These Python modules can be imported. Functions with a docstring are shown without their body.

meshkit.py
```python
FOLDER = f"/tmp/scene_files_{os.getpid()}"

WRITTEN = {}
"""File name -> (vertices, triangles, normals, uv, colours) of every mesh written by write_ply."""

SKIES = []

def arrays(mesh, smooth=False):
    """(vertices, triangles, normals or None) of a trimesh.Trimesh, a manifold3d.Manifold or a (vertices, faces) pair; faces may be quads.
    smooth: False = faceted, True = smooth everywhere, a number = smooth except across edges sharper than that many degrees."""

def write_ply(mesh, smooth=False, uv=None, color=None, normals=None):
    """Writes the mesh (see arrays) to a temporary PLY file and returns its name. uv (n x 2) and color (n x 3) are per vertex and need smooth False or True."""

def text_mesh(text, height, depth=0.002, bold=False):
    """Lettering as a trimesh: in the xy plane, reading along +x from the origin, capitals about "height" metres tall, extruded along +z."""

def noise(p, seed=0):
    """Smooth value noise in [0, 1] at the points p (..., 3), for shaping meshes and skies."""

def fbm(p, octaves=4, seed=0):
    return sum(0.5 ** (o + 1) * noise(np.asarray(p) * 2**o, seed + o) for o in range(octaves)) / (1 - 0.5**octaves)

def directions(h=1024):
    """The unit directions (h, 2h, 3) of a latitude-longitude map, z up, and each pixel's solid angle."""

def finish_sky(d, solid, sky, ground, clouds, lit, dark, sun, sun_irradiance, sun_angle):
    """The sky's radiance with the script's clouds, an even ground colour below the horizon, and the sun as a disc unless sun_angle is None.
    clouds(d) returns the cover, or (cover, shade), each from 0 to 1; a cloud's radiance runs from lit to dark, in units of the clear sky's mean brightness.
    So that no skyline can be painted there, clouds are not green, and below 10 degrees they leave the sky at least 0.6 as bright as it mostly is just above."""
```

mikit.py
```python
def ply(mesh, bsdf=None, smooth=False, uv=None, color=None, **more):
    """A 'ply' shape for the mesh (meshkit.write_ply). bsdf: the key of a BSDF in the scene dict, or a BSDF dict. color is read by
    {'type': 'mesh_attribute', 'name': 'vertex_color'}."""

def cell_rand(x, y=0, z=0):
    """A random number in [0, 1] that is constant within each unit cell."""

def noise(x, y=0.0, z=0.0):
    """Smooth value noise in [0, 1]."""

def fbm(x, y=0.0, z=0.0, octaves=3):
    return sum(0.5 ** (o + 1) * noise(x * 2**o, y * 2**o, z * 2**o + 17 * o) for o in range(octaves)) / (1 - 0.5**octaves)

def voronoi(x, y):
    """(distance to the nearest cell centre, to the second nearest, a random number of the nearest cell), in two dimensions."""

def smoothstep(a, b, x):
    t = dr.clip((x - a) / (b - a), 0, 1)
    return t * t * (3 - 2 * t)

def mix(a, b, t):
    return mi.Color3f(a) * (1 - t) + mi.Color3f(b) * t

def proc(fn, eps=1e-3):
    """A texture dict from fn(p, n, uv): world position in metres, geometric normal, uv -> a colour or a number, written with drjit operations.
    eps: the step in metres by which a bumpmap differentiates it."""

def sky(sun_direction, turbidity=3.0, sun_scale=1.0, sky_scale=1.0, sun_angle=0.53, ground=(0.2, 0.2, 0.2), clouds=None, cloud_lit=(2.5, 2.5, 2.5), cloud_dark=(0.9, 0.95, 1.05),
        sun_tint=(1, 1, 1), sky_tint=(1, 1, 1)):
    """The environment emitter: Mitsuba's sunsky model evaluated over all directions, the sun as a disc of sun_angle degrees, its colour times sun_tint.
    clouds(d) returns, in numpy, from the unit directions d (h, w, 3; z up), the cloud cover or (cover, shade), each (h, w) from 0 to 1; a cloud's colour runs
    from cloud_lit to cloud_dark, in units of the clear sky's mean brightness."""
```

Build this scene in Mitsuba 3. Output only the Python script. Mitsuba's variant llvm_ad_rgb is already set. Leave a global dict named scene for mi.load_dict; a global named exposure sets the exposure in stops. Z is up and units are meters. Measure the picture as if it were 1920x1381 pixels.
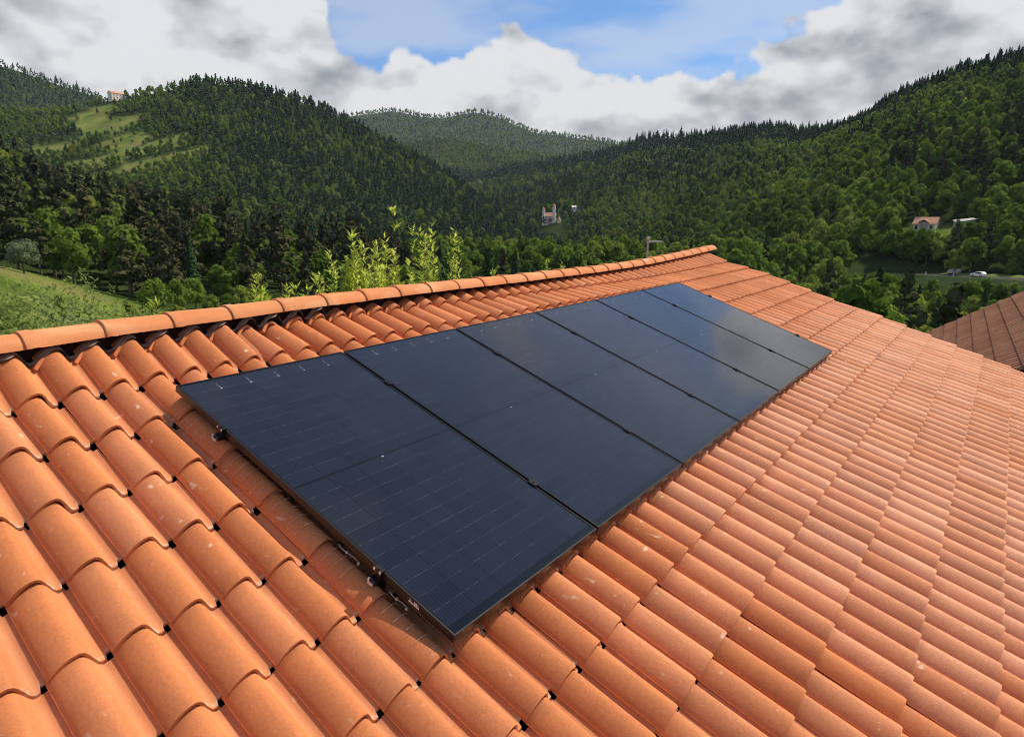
import math, random
import numpy as np, trimesh
import drjit as dr
import mitsuba as mi
import mikit, meshkit
from mikit import proc, noise, fbm, cell_rand, smoothstep, mix
from shapely.geometry import Polygon, box as sbox

rng = np.random.default_rng(7)
random.seed(7)
T = mi.ScalarTransform4f
scene, labels = {}, {}

# ------------------------------------------------------------------ camera, sky, exposure
CAM = np.array([-1.7103, -3.5471, 0.9124])
FWD = np.array([0.782431, 0.579407, -0.228229])
UPV = np.array([0.183415, 0.135823, 0.973607])
RIGHT = np.array([0.595114, -0.803641, 0.0])
FPIX = 1238.72                       # focal length in pixels of a 1920 wide picture
scene['camera'] = {'type': 'perspective', 'fov': 75.551, 'fov_axis': 'x', 'near_clip': 0.05, 'far_clip': 30000.0,
                   'to_world': T().look_at(origin=CAM.tolist(), target=(CAM + FWD).tolist(), up=UPV.tolist())}

SUN_AZ, SUN_EL = math.radians(-24), math.radians(50)
SUN = [math.cos(SUN_EL) * math.cos(SUN_AZ), math.cos(SUN_EL) * math.sin(SUN_AZ), math.sin(SUN_EL)]


def nfbm(p, octaves=5, seed=0, gain=0.55):
    out, a, tot = 0, 1.0, 0.0
    for o in range(octaves):
        out = out + a * meshkit.noise(p * 2.0 ** o + 13.7 * o, seed + o)
        tot += a
        a *= gain
    return out / tot


def sstep(a, b, x):
    t = np.clip((x - a) / (b - a), 0, 1)
    return t * t * (3 - 2 * t)


def clouds(d):
    az = np.degrees(np.arctan2(d[..., 1], d[..., 0]))
    phi = (36.5 - az + 180) % 360 - 180
    el = np.degrees(np.arcsin(np.clip(d[..., 2], -1, 1)))
    # top of the low cumulus bank, degrees above the horizon, by bearing
    top = np.interp(phi, [-180, -120, -60, -20, -14.5, -12.8, -10.6, -9.2, -7.2, -6.2, -4.6, -2.9, -1, 2, 6, 10.2, 13, 15.5, 18.1, 19.2, 21.7, 23.8, 30, 60, 120, 180],
                    [11, 24, 40, 27, 15.0, 12.0, 10.9, 13.0, 12.5, 10.6, 12.4, 12.8, 12.8, 12.2, 10.8, 10.2, 10.8, 9.9, 11.0, 12.4, 13.2, 15.2, 22, 26, 12, 11])
    P = np.stack([phi / 5.0, el / 3.2, 0 * el], -1)
    n1 = nfbm(P, 5, 3)
    n2 = nfbm(P * 2.3 + 5, 5, 11)
    s = top - el + (n1 - 0.5) * 5.0 + (n2 - 0.5) * 5.0
    cov = sstep(-0.25, 0.75, s)
    # scattered small clouds and thin veils higher up
    Q0 = np.stack([d[..., 0], d[..., 1], d[..., 2]], -1) * 3
    Q = d / np.maximum(d[..., 2:3], 0.08) * 1.1
    Q = np.stack([Q[..., 0], Q[..., 1], 0 * el], -1)
    hi = nfbm(Q * 1.6, 6, 21)
    cov2 = 0.9 * sstep(0.58, 0.74, hi) * sstep(18, 30, el)
    veil = 0.42 * sstep(0.38, 0.72, nfbm(np.stack([phi / 9, el / 2.2, 0 * el], -1), 4, 31)) * sstep(9, 12, el)
    veil = np.maximum(veil, sstep(17, 26, el) * (0.42 + 0.26 * sstep(0.35, 0.65, nfbm(Q0 * 0.9, 5, 61))) * np.clip(0.45 / np.maximum(d[..., 2], 0.05), 0, 1) ** 1.6)
    c = np.maximum(np.maximum(cov, cov2), veil)
    # sunny upper rims, grey undersides
    left = sstep(-8, -17, phi)
    n3 = nfbm(np.stack([phi / 7.5, el / 3.0, 0 * el + 3], -1), 5, 41)
    n4 = nfbm(np.stack([phi / 3.0, el / 1.7, 0 * el + 9], -1), 4, 51)
    depth = np.clip(s / 5.0, 0, 1)
    shade = -0.14 + 0.34 * depth * (1 - left) + 0.24 * left + 1.7 * (n3 - 0.49) + 2.3 * (n4 - 0.5)
    shade = np.clip(shade, 0, 1)
    shade = np.where(cov2 > cov, np.clip(0.1 + 1.6 * (hi - 0.6), 0, 0.7), shade)
    shade = np.where((veil >= cov) & (veil >= cov2), 0.03, shade)
    return c, shade


scene['sky'] = mikit.sky(SUN, turbidity=3.0, sun_scale=0.90, clouds=clouds, cloud_lit=(2.45, 2.52, 2.65), cloud_dark=(0.86, 0.97, 1.12), ground=(0.06, 0.075, 0.04), sky_tint=(0.55, 0.78, 1.05))
exposure = 2.12


# ------------------------------------------------------------------ helpers
def bsdf(name, d):
    scene[name] = d
    return name


def put(key, mesh, mat, label=None, category=None, group=None, kind=None, smooth=False, uv=None, to_world=None, shape=None):
    """One entry of the scene under a key that is still free."""
    k, i = key, 1
    while k in scene:
        k = f'{key}_{i:03d}'
        i += 1
    s = dict(shape) if shape is not None else mikit.ply(mesh, mat, smooth=smooth, uv=uv)
    if to_world is not None:
        s['to_world'] = to_world
    scene[k] = s
    tag(k, label, category, group, kind)
    return k


def tag(k, label=None, category=None, group=None, kind=None):
    e = {a: b for a, b in (('label', label), ('category', category), ('group', group), ('kind', kind)) if b}
    if e:
        labels[k] = {**labels.get(k, {}), **e}


USED = {}


def thing(name, label, category, group=None):
    n = USED.get(name, 0)
    USED[name] = n + 1
    k = name if n == 0 else f'{name}_{n:03d}'
    tag(k, label, category, group)
    return k


def cat(parts):
    vs, fs, n = [], [], 0
    for v, f in parts:
        v, f = np.asarray(v, float), np.asarray(f, int)
        if f.shape[1] == 4:
            f = np.vstack([f[:, [0, 1, 2]], f[:, [0, 2, 3]]])
        vs.append(v)
        fs.append(f + n)
        n += len(v)
    return np.vstack(vs), np.vstack(fs)


BOXF = np.array([[0, 3, 2, 1], [4, 5, 6, 7], [0, 1, 5, 4], [1, 2, 6, 5], [2, 3, 7, 6], [3, 0, 4, 7]])


def boxm(x0, x1, y0, y1, z0, z1):
    return np.array([[x0, y0, z0], [x1, y0, z0], [x1, y1, z0], [x0, y1, z0], [x0, y0, z1], [x1, y0, z1], [x1, y1, z1], [x0, y1, z1]], float), BOXF


def chamfer_box(x0, x1, y0, y1, z0, z1, c=0.002):
    m = trimesh.creation.box(extents=(1, 1, 1))
    pts = []
    for sx in (0, 1):
        for sy in (0, 1):
            for sz in (0, 1):
                p = np.array([x1 if sx else x0, y1 if sy else y0, z1 if sz else z0])
                q = np.array([-1 if sx else 1, -1 if sy else 1, -1 if sz else 1]) * c
                for a in range(3):
                    r = p + q
                    r[a] = p[a]
                    pts.append(r)
    h = trimesh.convex.convex_hull(np.array(pts))
    return np.array(h.vertices), np.array(h.faces)


def tubem(pts, rad, n=6, cap=True):
    p = np.asarray(pts, float)
    r = np.broadcast_to(np.asarray(rad, float), (len(p),))
    t = np.gradient(p, axis=0)
    t /= np.linalg.norm(t, axis=1, keepdims=True) + 1e-12
    ref = np.where(np.abs(t[:, 2:]) < 0.9, [0, 0, 1.0], [1.0, 0, 0])
    a = np.cross(t, ref)
    a /= np.linalg.norm(a, axis=1, keepdims=True) + 1e-12
    b = np.cross(t, a)
    ang = np.arange(n) * 2 * np.pi / n
    v = (p[:, None] + r[:, None, None] * (np.cos(ang)[None, :, None] * a[:, None] + np.sin(ang)[None, :, None] * b[:, None])).reshape(-1, 3)
    f = []
    for i in range(len(p) - 1):
        for j in range(n):
            k = (j + 1) % n
            f.append([i * n + j, i * n + k, (i + 1) * n + k, (i + 1) * n + j])
    f = np.array(f)
    f = np.vstack([f[:, [0, 1, 2]], f[:, [0, 2, 3]]])
    if cap:
        m = len(v)
        v = np.vstack([v, p[:1], p[-1:]])
        e = [[m, (j + 1) % n, j] for j in range(n)] + [[m + 1, (len(p) - 1) * n + j, (len(p) - 1) * n + (j + 1) % n] for j in range(n)]
        f = np.vstack([f, e])
    return v, f


def xf(m, M):
    v, f = m
    return v @ M[:3, :3].T + M[:3, 3], f


def to_px(P):
    q = np.atleast_2d(P) - CAM
    z = q @ FWD
    zz = np.where(z > 0.01, z, 0.01)
    return 960 + FPIX * (q @ RIGHT) / zz, 690.5 - FPIX * (q @ UPV) / zz, z


# ------------------------------------------------------------------ materials
def twosided(d):
    return {'type': 'twosided', 'bsdf': d}


def terracotta(p, n, uv):
    iu, iv = dr.floor(uv.x), dr.floor(uv.y)
    fu, fv = uv.x - iu, uv.y - iv
    r1, r2 = cell_rand(iu, iv, 3), cell_rand(iu, iv, 9)
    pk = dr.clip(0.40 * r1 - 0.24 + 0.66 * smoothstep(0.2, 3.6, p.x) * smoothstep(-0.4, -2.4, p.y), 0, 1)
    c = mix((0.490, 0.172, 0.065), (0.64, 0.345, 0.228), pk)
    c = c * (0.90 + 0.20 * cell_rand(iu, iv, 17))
    c = mix(c, (0.42, 0.135, 0.050), 0.4 * smoothstep(0.72, 1.0, r2))
    big = fbm(p.x * 5, p.y * 5, p.z * 5, 3)
    c = c * (0.84 + 0.32 * big)
    grain = 0.6 * noise(p.x * 150, p.y * 150, p.z * 150) + 0.4 * noise(p.x * 330, p.y * 330, p.z * 330)
    c = c * (0.82 + 0.36 * grain)
    # dusty film in the pans and pale lime marks
    dust = smoothstep(0.60, 0.80, fu) * (0.25 + 0.45 * fbm(p.x * 14, p.y * 14, p.z * 14, 3))
    c = mix(c, (0.48, 0.235, 0.125), dust)
    sp = noise(p.x * 23 + 40 * r1, p.y * 17, p.z * 23)
    sp2 = noise(p.x * 61, p.y * 48, p.z * 61 + 9 * r2)
    worn = smoothstep(0.35, 0.8, noise(p.x * 0.55 + 3.1, p.y * 0.55, 0.0))
    spots = smoothstep(0.865, 0.93, sp) * smoothstep(0.35, 0.7, sp2) + 0.55 * smoothstep(0.90, 0.96, sp2)
    c = mix(c, (0.66, 0.47, 0.33), dr.clip(spots, 0, 1) * (0.25 + 0.65 * worn))
    grime = smoothstep(0.30, 0.13, fv) * smoothstep(0.35, 0.75, fbm(p.x * 17, p.y * 17, p.z * 17, 3)) + 0.6 * smoothstep(0.62, 0.85, fbm(p.x * 9 + 50 * r2, p.y * 2.2, p.z * 3, 3))
    c = mix(c, (0.25, 0.115, 0.06), 0.30 * dr.clip(grime, 0, 1))
    dark = noise(p.x * 95 + 7, p.y * 95, p.z * 95)
    c = mix(c, (0.12, 0.06, 0.035), 0.55 * smoothstep(0.955, 0.99, dark))
    # grey lime and lichen collected at the bottom corner of each pan
    lim = smoothstep(0.93, 0.975, fv) * smoothstep(0.60, 0.70, fu) * smoothstep(0.38, 0.62, noise(p.x * 70, p.y * 70, p.z * 70))
    c = mix(c, (0.42, 0.37, 0.27), 0.8 * lim)
    return c


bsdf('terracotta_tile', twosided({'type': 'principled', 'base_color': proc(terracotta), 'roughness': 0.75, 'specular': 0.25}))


def shaded_tile(p, n, uv):
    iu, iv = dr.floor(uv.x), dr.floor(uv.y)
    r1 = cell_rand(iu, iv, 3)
    c = mix((0.20, 0.085, 0.052), (0.25, 0.12, 0.075), r1)  # same tile coloured dark brown, shade of a slope turned from the sun
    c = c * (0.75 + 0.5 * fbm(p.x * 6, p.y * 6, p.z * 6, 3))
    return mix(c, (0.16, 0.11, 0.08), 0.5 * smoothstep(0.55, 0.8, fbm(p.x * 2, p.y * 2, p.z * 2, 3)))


bsdf('shaded_tile', twosided({'type': 'principled', 'base_color': proc(shaded_tile), 'roughness': 0.85, 'specular': 0.2}))


def ridge_col(p, n, uv):
    r1 = cell_rand(dr.floor(uv.x), 5, 3)
    c = mix((0.50, 0.180, 0.068), (0.50, 0.210, 0.092), r1)
    c = c * (0.86 + 0.28 * fbm(p.x * 7, p.y * 7, p.z * 7, 3)) * (0.94 + 0.12 * noise(p.x * 240, p.y * 240, p.z * 240))
    pale = smoothstep(0.5, 0.75, fbm(p.x * 4 + 9, p.y * 9, p.z * 9, 3))
    c = mix(c, (0.58, 0.34, 0.19), 0.45 * pale)
    spots = smoothstep(0.90, 0.96, noise(p.x * 33, p.y * 33, p.z * 33))
    return mix(c, (0.66, 0.5, 0.38), 0.6 * spots)


bsdf('ridge_terracotta', twosided({'type': 'principled', 'base_color': proc(ridge_col), 'roughness': 0.75, 'specular': 0.25}))
bsdf('roof_felt', twosided({'type': 'diffuse', 'reflectance': {'type': 'rgb', 'value': (0.03, 0.022, 0.018)}}))
bsdf('lead_strip', twosided({'type': 'principled', 'base_color': proc(lambda p, n, uv: mix((0.16, 0.12, 0.10), (0.30, 0.25, 0.21), noise(p.x * 40, p.y * 40, p.z * 40))), 'roughness': 0.6, 'specular': 0.4}))


def cell_col(p, n, uv):
    r = cell_rand(dr.floor(uv.x), dr.floor(uv.y), 1)
    fu = uv.x - dr.floor(uv.x)
    fv = uv.y - dr.floor(uv.y)
    c = mix((0.0028, 0.0048, 0.0130), (0.0048, 0.0078, 0.0190), r)
    b = dr.abs(fu * 10 - dr.floor(fu * 10) - 0.5)
    bus = smoothstep(0.06, 0.025, b)
    pads = smoothstep(0.60, 0.9, dr.abs(dr.sin(fv * 22.0)))
    return mix(c, (0.028, 0.033, 0.044), bus * (0.30 + 0.4 * pads))


GLOSS = {'roughness': 0.08, 'specular': 0.5}
bsdf('solar_cell', twosided({'type': 'principled', 'base_color': proc(cell_col), **GLOSS}))
bsdf('black_backsheet', twosided({'type': 'principled', 'base_color': {'type': 'rgb', 'value': (0.0010, 0.0010, 0.0012)}, **GLOSS}))
bsdf('ribbon_metal', twosided({'type': 'principled', 'base_color': proc(lambda p, n, uv: mix((0.024, 0.027, 0.032), (0.062, 0.067, 0.074), smoothstep(0.35, 0.75, noise(p.x * 60, p.y * 60, p.z * 60)))), **GLOSS}))
bsdf('solder_silver', twosided({'type': 'principled', 'base_color': {'type': 'rgb', 'value': (0.55, 0.56, 0.58)}, 'roughness': 0.35, 'specular': 0.5}))
bsdf('black_anodised', twosided({'type': 'principled', 'base_color': proc(lambda p, n, uv: mix((0.006, 0.006, 0.0065), (0.010, 0.010, 0.0105), fbm(p.x * 8, p.y * 8, p.z * 8, 2))), 'roughness': 0.30, 'specular': 0.35}))
bsdf('bright_aluminium', twosided({'type': 'principled', 'base_color': {'type': 'rgb', 'value': (0.62, 0.63, 0.64)}, 'roughness': 0.35, 'metallic': 0.8}))
bsdf('grey_wire', twosided({'type': 'principled', 'base_color': {'type': 'rgb', 'value': (0.50, 0.40, 0.33)}, 'roughness': 0.45, 'specular': 0.5}))
bsdf('white_sticker', twosided({'type': 'diffuse', 'reflectance': proc(lambda p, n, uv: mix((0.62, 0.62, 0.62), (0.05, 0.05, 0.05), (smoothstep(0.45, 0.5, noise(p.x * 9, p.y * 420, 0.0)) * smoothstep(0.35, 0.37, uv.y))))}))
bsdf('galvanised', twosided({'type': 'principled', 'base_color': {'type': 'rgb', 'value': (0.42, 0.44, 0.46)}, 'roughness': 0.45, 'metallic': 0.6}))


def wall_col(p, n, uv):
    return mix((0.48, 0.40, 0.30), (0.60, 0.52, 0.41), fbm(p.x * 1.5, p.y * 1.5, p.z * 1.5, 4))


bsdf('render_wall', twosided({'type': 'diffuse', 'reflectance': proc(wall_col)}))


def stone_col(p, n, uv):
    return mix((0.46, 0.36, 0.29), (0.66, 0.54, 0.45), fbm(p.x * 0.7, p.y * 0.7, p.z * 0.7, 4))


bsdf('pale_stone', twosided({'type': 'diffuse', 'reflectance': proc(stone_col)}))
bsdf('white_render', twosided({'type': 'diffuse', 'reflectance': {'type': 'rgb', 'value': (0.68, 0.65, 0.58)}}))
bsdf('grey_render', twosided({'type': 'diffuse', 'reflectance': {'type': 'rgb', 'value': (0.30, 0.30, 0.30)}}))
bsdf('dark_glass', twosided({'type': 'principled', 'base_color': {'type': 'rgb', 'value': (0.02, 0.024, 0.03)}, 'roughness': 0.1, 'specular': 0.6}))
bsdf('far_roof_tile', twosided({'type': 'diffuse', 'reflectance': proc(lambda p, n, uv: mix((0.46, 0.25, 0.16), (0.54, 0.34, 0.24), fbm(p.x * 1.1, p.y * 1.1, p.z * 1.1, 3)))}))
bsdf('pink_roof_tile', twosided({'type': 'diffuse', 'reflectance': proc(lambda p, n, uv: mix((0.42, 0.22, 0.16), (0.54, 0.32, 0.24), fbm(p.x * 0.9, p.y * 0.9, p.z * 0.9, 3)))}))
bsdf('sheet_metal', twosided({'type': 'principled', 'base_color': {'type': 'rgb', 'value': (0.36, 0.36, 0.34)}, 'roughness': 0.5, 'specular': 0.4}))
bsdf('car_white', twosided({'type': 'principled', 'base_color': {'type': 'rgb', 'value': (0.75, 0.76, 0.78)}, 'roughness': 0.25, 'specular': 0.5}))
bsdf('rubber', twosided({'type': 'diffuse', 'reflectance': {'type': 'rgb', 'value': (0.02, 0.02, 0.02)}}))
bsdf('asphalt', twosided({'type': 'diffuse', 'reflectance': proc(lambda p, n, uv: mix((0.055, 0.055, 0.055), (0.085, 0.083, 0.08), fbm(p.x * 0.8, p.y * 0.8, 0.0, 3)))}))
bsdf('white_paint', twosided({'type': 'diffuse', 'reflectance': {'type': 'rgb', 'value': (0.7, 0.7, 0.68)}}))
bsdf('bark', twosided({'type': 'diffuse', 'reflectance': proc(lambda p, n, uv: mix((0.07, 0.052, 0.038), (0.17, 0.135, 0.10), noise(p.x * 2.5, p.y * 2.5, p.z * 0.8)))}))


def leafy(dark, light, tone, scale=7.0, trans=0.75):
    """Foliage whose hue varies from tree to tree and from clump to clump; trans = 0 for needles, which let no light through."""
    def f(p, n, uv):
        a = noise(p.x / scale, p.y / scale, 0.3)
        b = noise(p.x * 0.9, p.y * 0.9, p.z * 0.9)
        wide = fbm(p.x / 95, p.y / 95, 0.5, 3)
        c = mix(dark, light, dr.clip(0.05 + 0.75 * a + 0.5 * (b - 0.5) + 0.9 * (wide - 0.42), 0, 1))
        return mix(c, tone, 0.65 * smoothstep(0.55, 0.85, noise(p.x / (scale * 1.7) + 31, p.y / (scale * 1.7), 0.9)))
    if trans == 0:
        return twosided({'type': 'diffuse', 'reflectance': proc(f)})
    return {'type': 'principledthin', 'base_color': proc(f), 'roughness': 0.8, 'diff_trans': trans, 'spec_trans': 0.0, 'eta': 1.05}


bsdf('broad_leaf', leafy((0.044, 0.095, 0.017), (0.185, 0.290, 0.045), (0.270, 0.320, 0.065), trans=0.95))
bsdf('pine_needles', leafy((0.036, 0.044, 0.022), (0.082, 0.086, 0.042), (0.065, 0.095, 0.032), trans=0))
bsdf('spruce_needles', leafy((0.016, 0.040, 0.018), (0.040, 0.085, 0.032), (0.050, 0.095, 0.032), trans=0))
bsdf('silver_leaf', leafy((0.10, 0.15, 0.085), (0.17, 0.23, 0.13), (0.15, 0.21, 0.10), scale=1.5, trans=0.6))
bsdf('bush_leaf', leafy((0.14, 0.21, 0.05), (0.27, 0.35, 0.10), (0.29, 0.34, 0.17), scale=2.0, trans=0.9))
bsdf('willow_leaf', leafy((0.34, 0.45, 0.07), (0.56, 0.66, 0.13), (0.60, 0.68, 0.20), scale=0.25, trans=1.3))
bsdf('broom_flower', leafy((0.35, 0.28, 0.02), (0.5, 0.42, 0.03), (0.45, 0.4, 0.05), scale=0.5, trans=0.8))

# ------------------------------------------------------------------ terrain
LAYERS = {   # bearing (deg), distance and ground height (m) of the crest of each hill seen from the house, and where its foot is
    'M': [(28.0, 680, -50.8), (32.9, 700, -30.6), (35.6, 720, -15.1), (38.3, 740, 7.3), (41.0, 760, 30.5), (43.7, 780, 54.3), (46.3, 800, 75.7), (48.9, 820, 96.3), (51.5, 840, 116.4), (54.0, 860, 130.7), (56.4, 870, 140.9), (58.8, 880, 146.2), (60.5, 890, 150.2), (63.9, 900, 134.6), (65.8, 900, 125.8), (68.0, 910, 114.0), (70.6, 920, 104.8), (73.6, 930, 104.2), (76.3, 950, 101.4), (83.4, 950, 71.8)],
    'R': [(-25.9, 800, 56.2), (-15.7, 650, 78.6), (-7.7, 600, 97.3), (-1.6, 610, 103.7), (0.1, 630, 106.6), (1.9, 650, 110.7), (4.4, 680, 111.3), (6.3, 720, 110.6), (8.1, 760, 106.7), (9.8, 820, 100.6), (11.6, 880, 98.4), (14.3, 930, 97.0), (15.5, 950, 103.8), (17.4, 1000, 108.7), (21.6, 1100, 117.3), (25.8, 1200, 123.5), (28.0, 1300, 118.0), (30.2, 1350, 110.7), (32.9, 1400, 104.3), (37.0, 1450, 89.3), (41.5, 1500, 60.1), (45, 1500, -60)],
    'P': [(46.3, 330, -46.8), (49.8, 330, -34.0), (52.3, 330, -28.8), (54.8, 325, -25.4), (57.2, 320, -20.3), (59.5, 315, -13.5), (61.0, 310, -10.2), (63.2, 300, -6.2), (65.3, 300, -3.5), (67.4, 300, -0.3), (68.7, 300, 2.4), (70.6, 300, 4.3), (71.8, 310, 7.8), (73.6, 320, 20.2), (78.9, 330, 30.9), (85.5, 330, 34.4)],
    'N': [(23.7, 1900, 115.7), (30.2, 1900, 143.2), (32.9, 1900, 148.0), (37.0, 1900, 170.6), (41.5, 1900, 197.6), (44.6, 1900, 188.2), (51.5, 1900, 128.2), (56, 1900, 0)],
    'F': [(13.5, 3200, 231.1), (23.7, 3200, 279.4), (27.6, 3200, 308.5), (28.9, 3200, 325.8), (32.0, 3200, 343.8), (34.7, 3200, 367.9), (37.9, 3200, 434.7), (39.7, 3200, 452.5), (42.4, 3200, 425.8), (43.7, 3200, 431.6), (46.3, 3200, 453.5), (48.5, 3200, 432.4), (52.3, 3200, 407.9), (58.4, 3200, 298.6)],
    'L': [(50.0, 1700, -60.0), (59.5, 1700, 164.7), (63.9, 1700, 200.5), (65.7, 1700, 218.8), (67.4, 1700, 242.5), (69.0, 1700, 257.9), (70.6, 1700, 273.6), (72.1, 1700, 283.6), (73.6, 1700, 273.6), (76.3, 1700, 258.9), (81.2, 1700, 214.9), (87.3, 1700, 151.1)],
}
LAYERS = {k: np.array(v, float) for k, v in LAYERS.items()}
FOOT = {'M': ([28, 40, 60, 75, 85], [520, 440, 420, 430, 450]), 'R': ([-26, 10, 14, 20, 33, 41], [225, 232, 270, 360, 620, 900]), 'P': ([46, 60, 75, 85], [160, 118, 112, 110]),
        'N': ([0], [1250]), 'F': ([0], [2200]), 'L': ([0], [1050])}
POW = {'M': 1.0, 'R': 0.88, 'P': 1.0, 'N': 1.0, 'F': 0.9, 'L': 1.0}
BASE_R = [0, 12, 20, 45, 110, 165, 200, 222, 240, 430, 700, 1200, 2000, 3500, 9000]
BASE_A = [-5.6, -5.6, -6.2, -11, -24, -28, -24, -17.4, -17.4, -40, -22, 20, 70, 120, 120]       # towards the road and the right hillside
BASE_B = [-5.6, -5.6, -6.2, -8, -12, -16, -18, -19, -20, -40, -22, 20, 70, 120, 120]            # towards the meadow on the left


def base_z(r, az):
    w = sstep(38, 56, az)
    return np.interp(r, BASE_R, BASE_A) * (1 - w) + np.interp(r, BASE_R, BASE_B) * w


def terrain(x, y):
    x, y = np.asarray(x, float), np.asarray(y, float)
    dx, dy = x - CAM[0], y - CAM[1]
    r = np.hypot(dx, dy)
    az = np.degrees(np.arctan2(dy, dx))
    z = base_z(r, az) + 7.0 * sstep(64, 77, az) * sstep(35, 95, r) * sstep(400, 200, r)
    base = z.copy()
    for k, L in LAYERS.items():
        R, zc = np.interp(az, L[:, 0], L[:, 1]), np.interp(az, L[:, 0], L[:, 2])
        r0 = np.interp(az, *FOOT[k])
        zf = base_z(r0, az)
        t = np.clip((r - r0) / (R - r0), 0, 1)
        h = zf + (zc - zf) * t ** POW[k] - 0.42 * np.maximum(r - R, 0)
        h = np.where(r < r0, -999, h)
        z = np.maximum(z, h)
    P = np.stack([x / 140, y / 140, 0 * x], -1)
    amp = np.clip((r - 60) / 500, 0, 1) * 9
    z = z + amp * (nfbm(P, 4, 77) - 0.5) * 2 * 0.8
    return z


def polar(az, r):
    a = math.radians(az)
    return CAM[0] + r * math.cos(a), CAM[1] + r * math.sin(a)


# open ground without trees: x, y, radii along and across the line of sight, heading (deg), strength
CLEAR = []


def clearing(az, r, ra, rc, s=1.0):
    x, y = polar(az, r)
    CLEAR.append((x, y, ra, rc, math.radians(az), s))


clearing(71.5, 94, 22, 7)                       # meadow below the pines
clearing(74.0, 100, 20, 6)
clearing(67.4, 845, 52, 18)                      # fields on the far shoulder
clearing(66.3, 800, 26, 24, 0.95)
clearing(66.0, 735, 20, 34, 0.93)
clearing(64.3, 700, 17, 36, 0.93)
clearing(67.6, 690, 16, 24, 0.9)
clearing(63.0, 655, 12, 34, 0.93)
clearing(66.5, 640, 14, 26, 0.85)
clearing(70.0, 770, 16, 26, 0.85)
clearing(0.3, 475, 34, 14)                       # field at the right edge
clearing(5.1, 268, 6, 6)
clearing(2.7, 262, 5, 5)


def clear_at(x, y, soft=0.25):
    m = np.zeros_like(np.asarray(x, float))
    w = (nfbm(np.stack([np.asarray(x) / 17, np.asarray(y) / 17, 0 * np.asarray(x)], -1), 3, 5) - 0.5) * 1.5
    for cx, cy, ra, rc, a, s in CLEAR:
        u = ((x - cx) * math.cos(a) + (y - cy) * math.sin(a)) / ra
        v = (-(x - cx) * math.sin(a) + (y - cy) * math.cos(a)) / rc
        m = np.maximum(m, s * sstep(1 + soft, 1 - soft, np.sqrt(u * u + v * v) + w))
    return m


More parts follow.
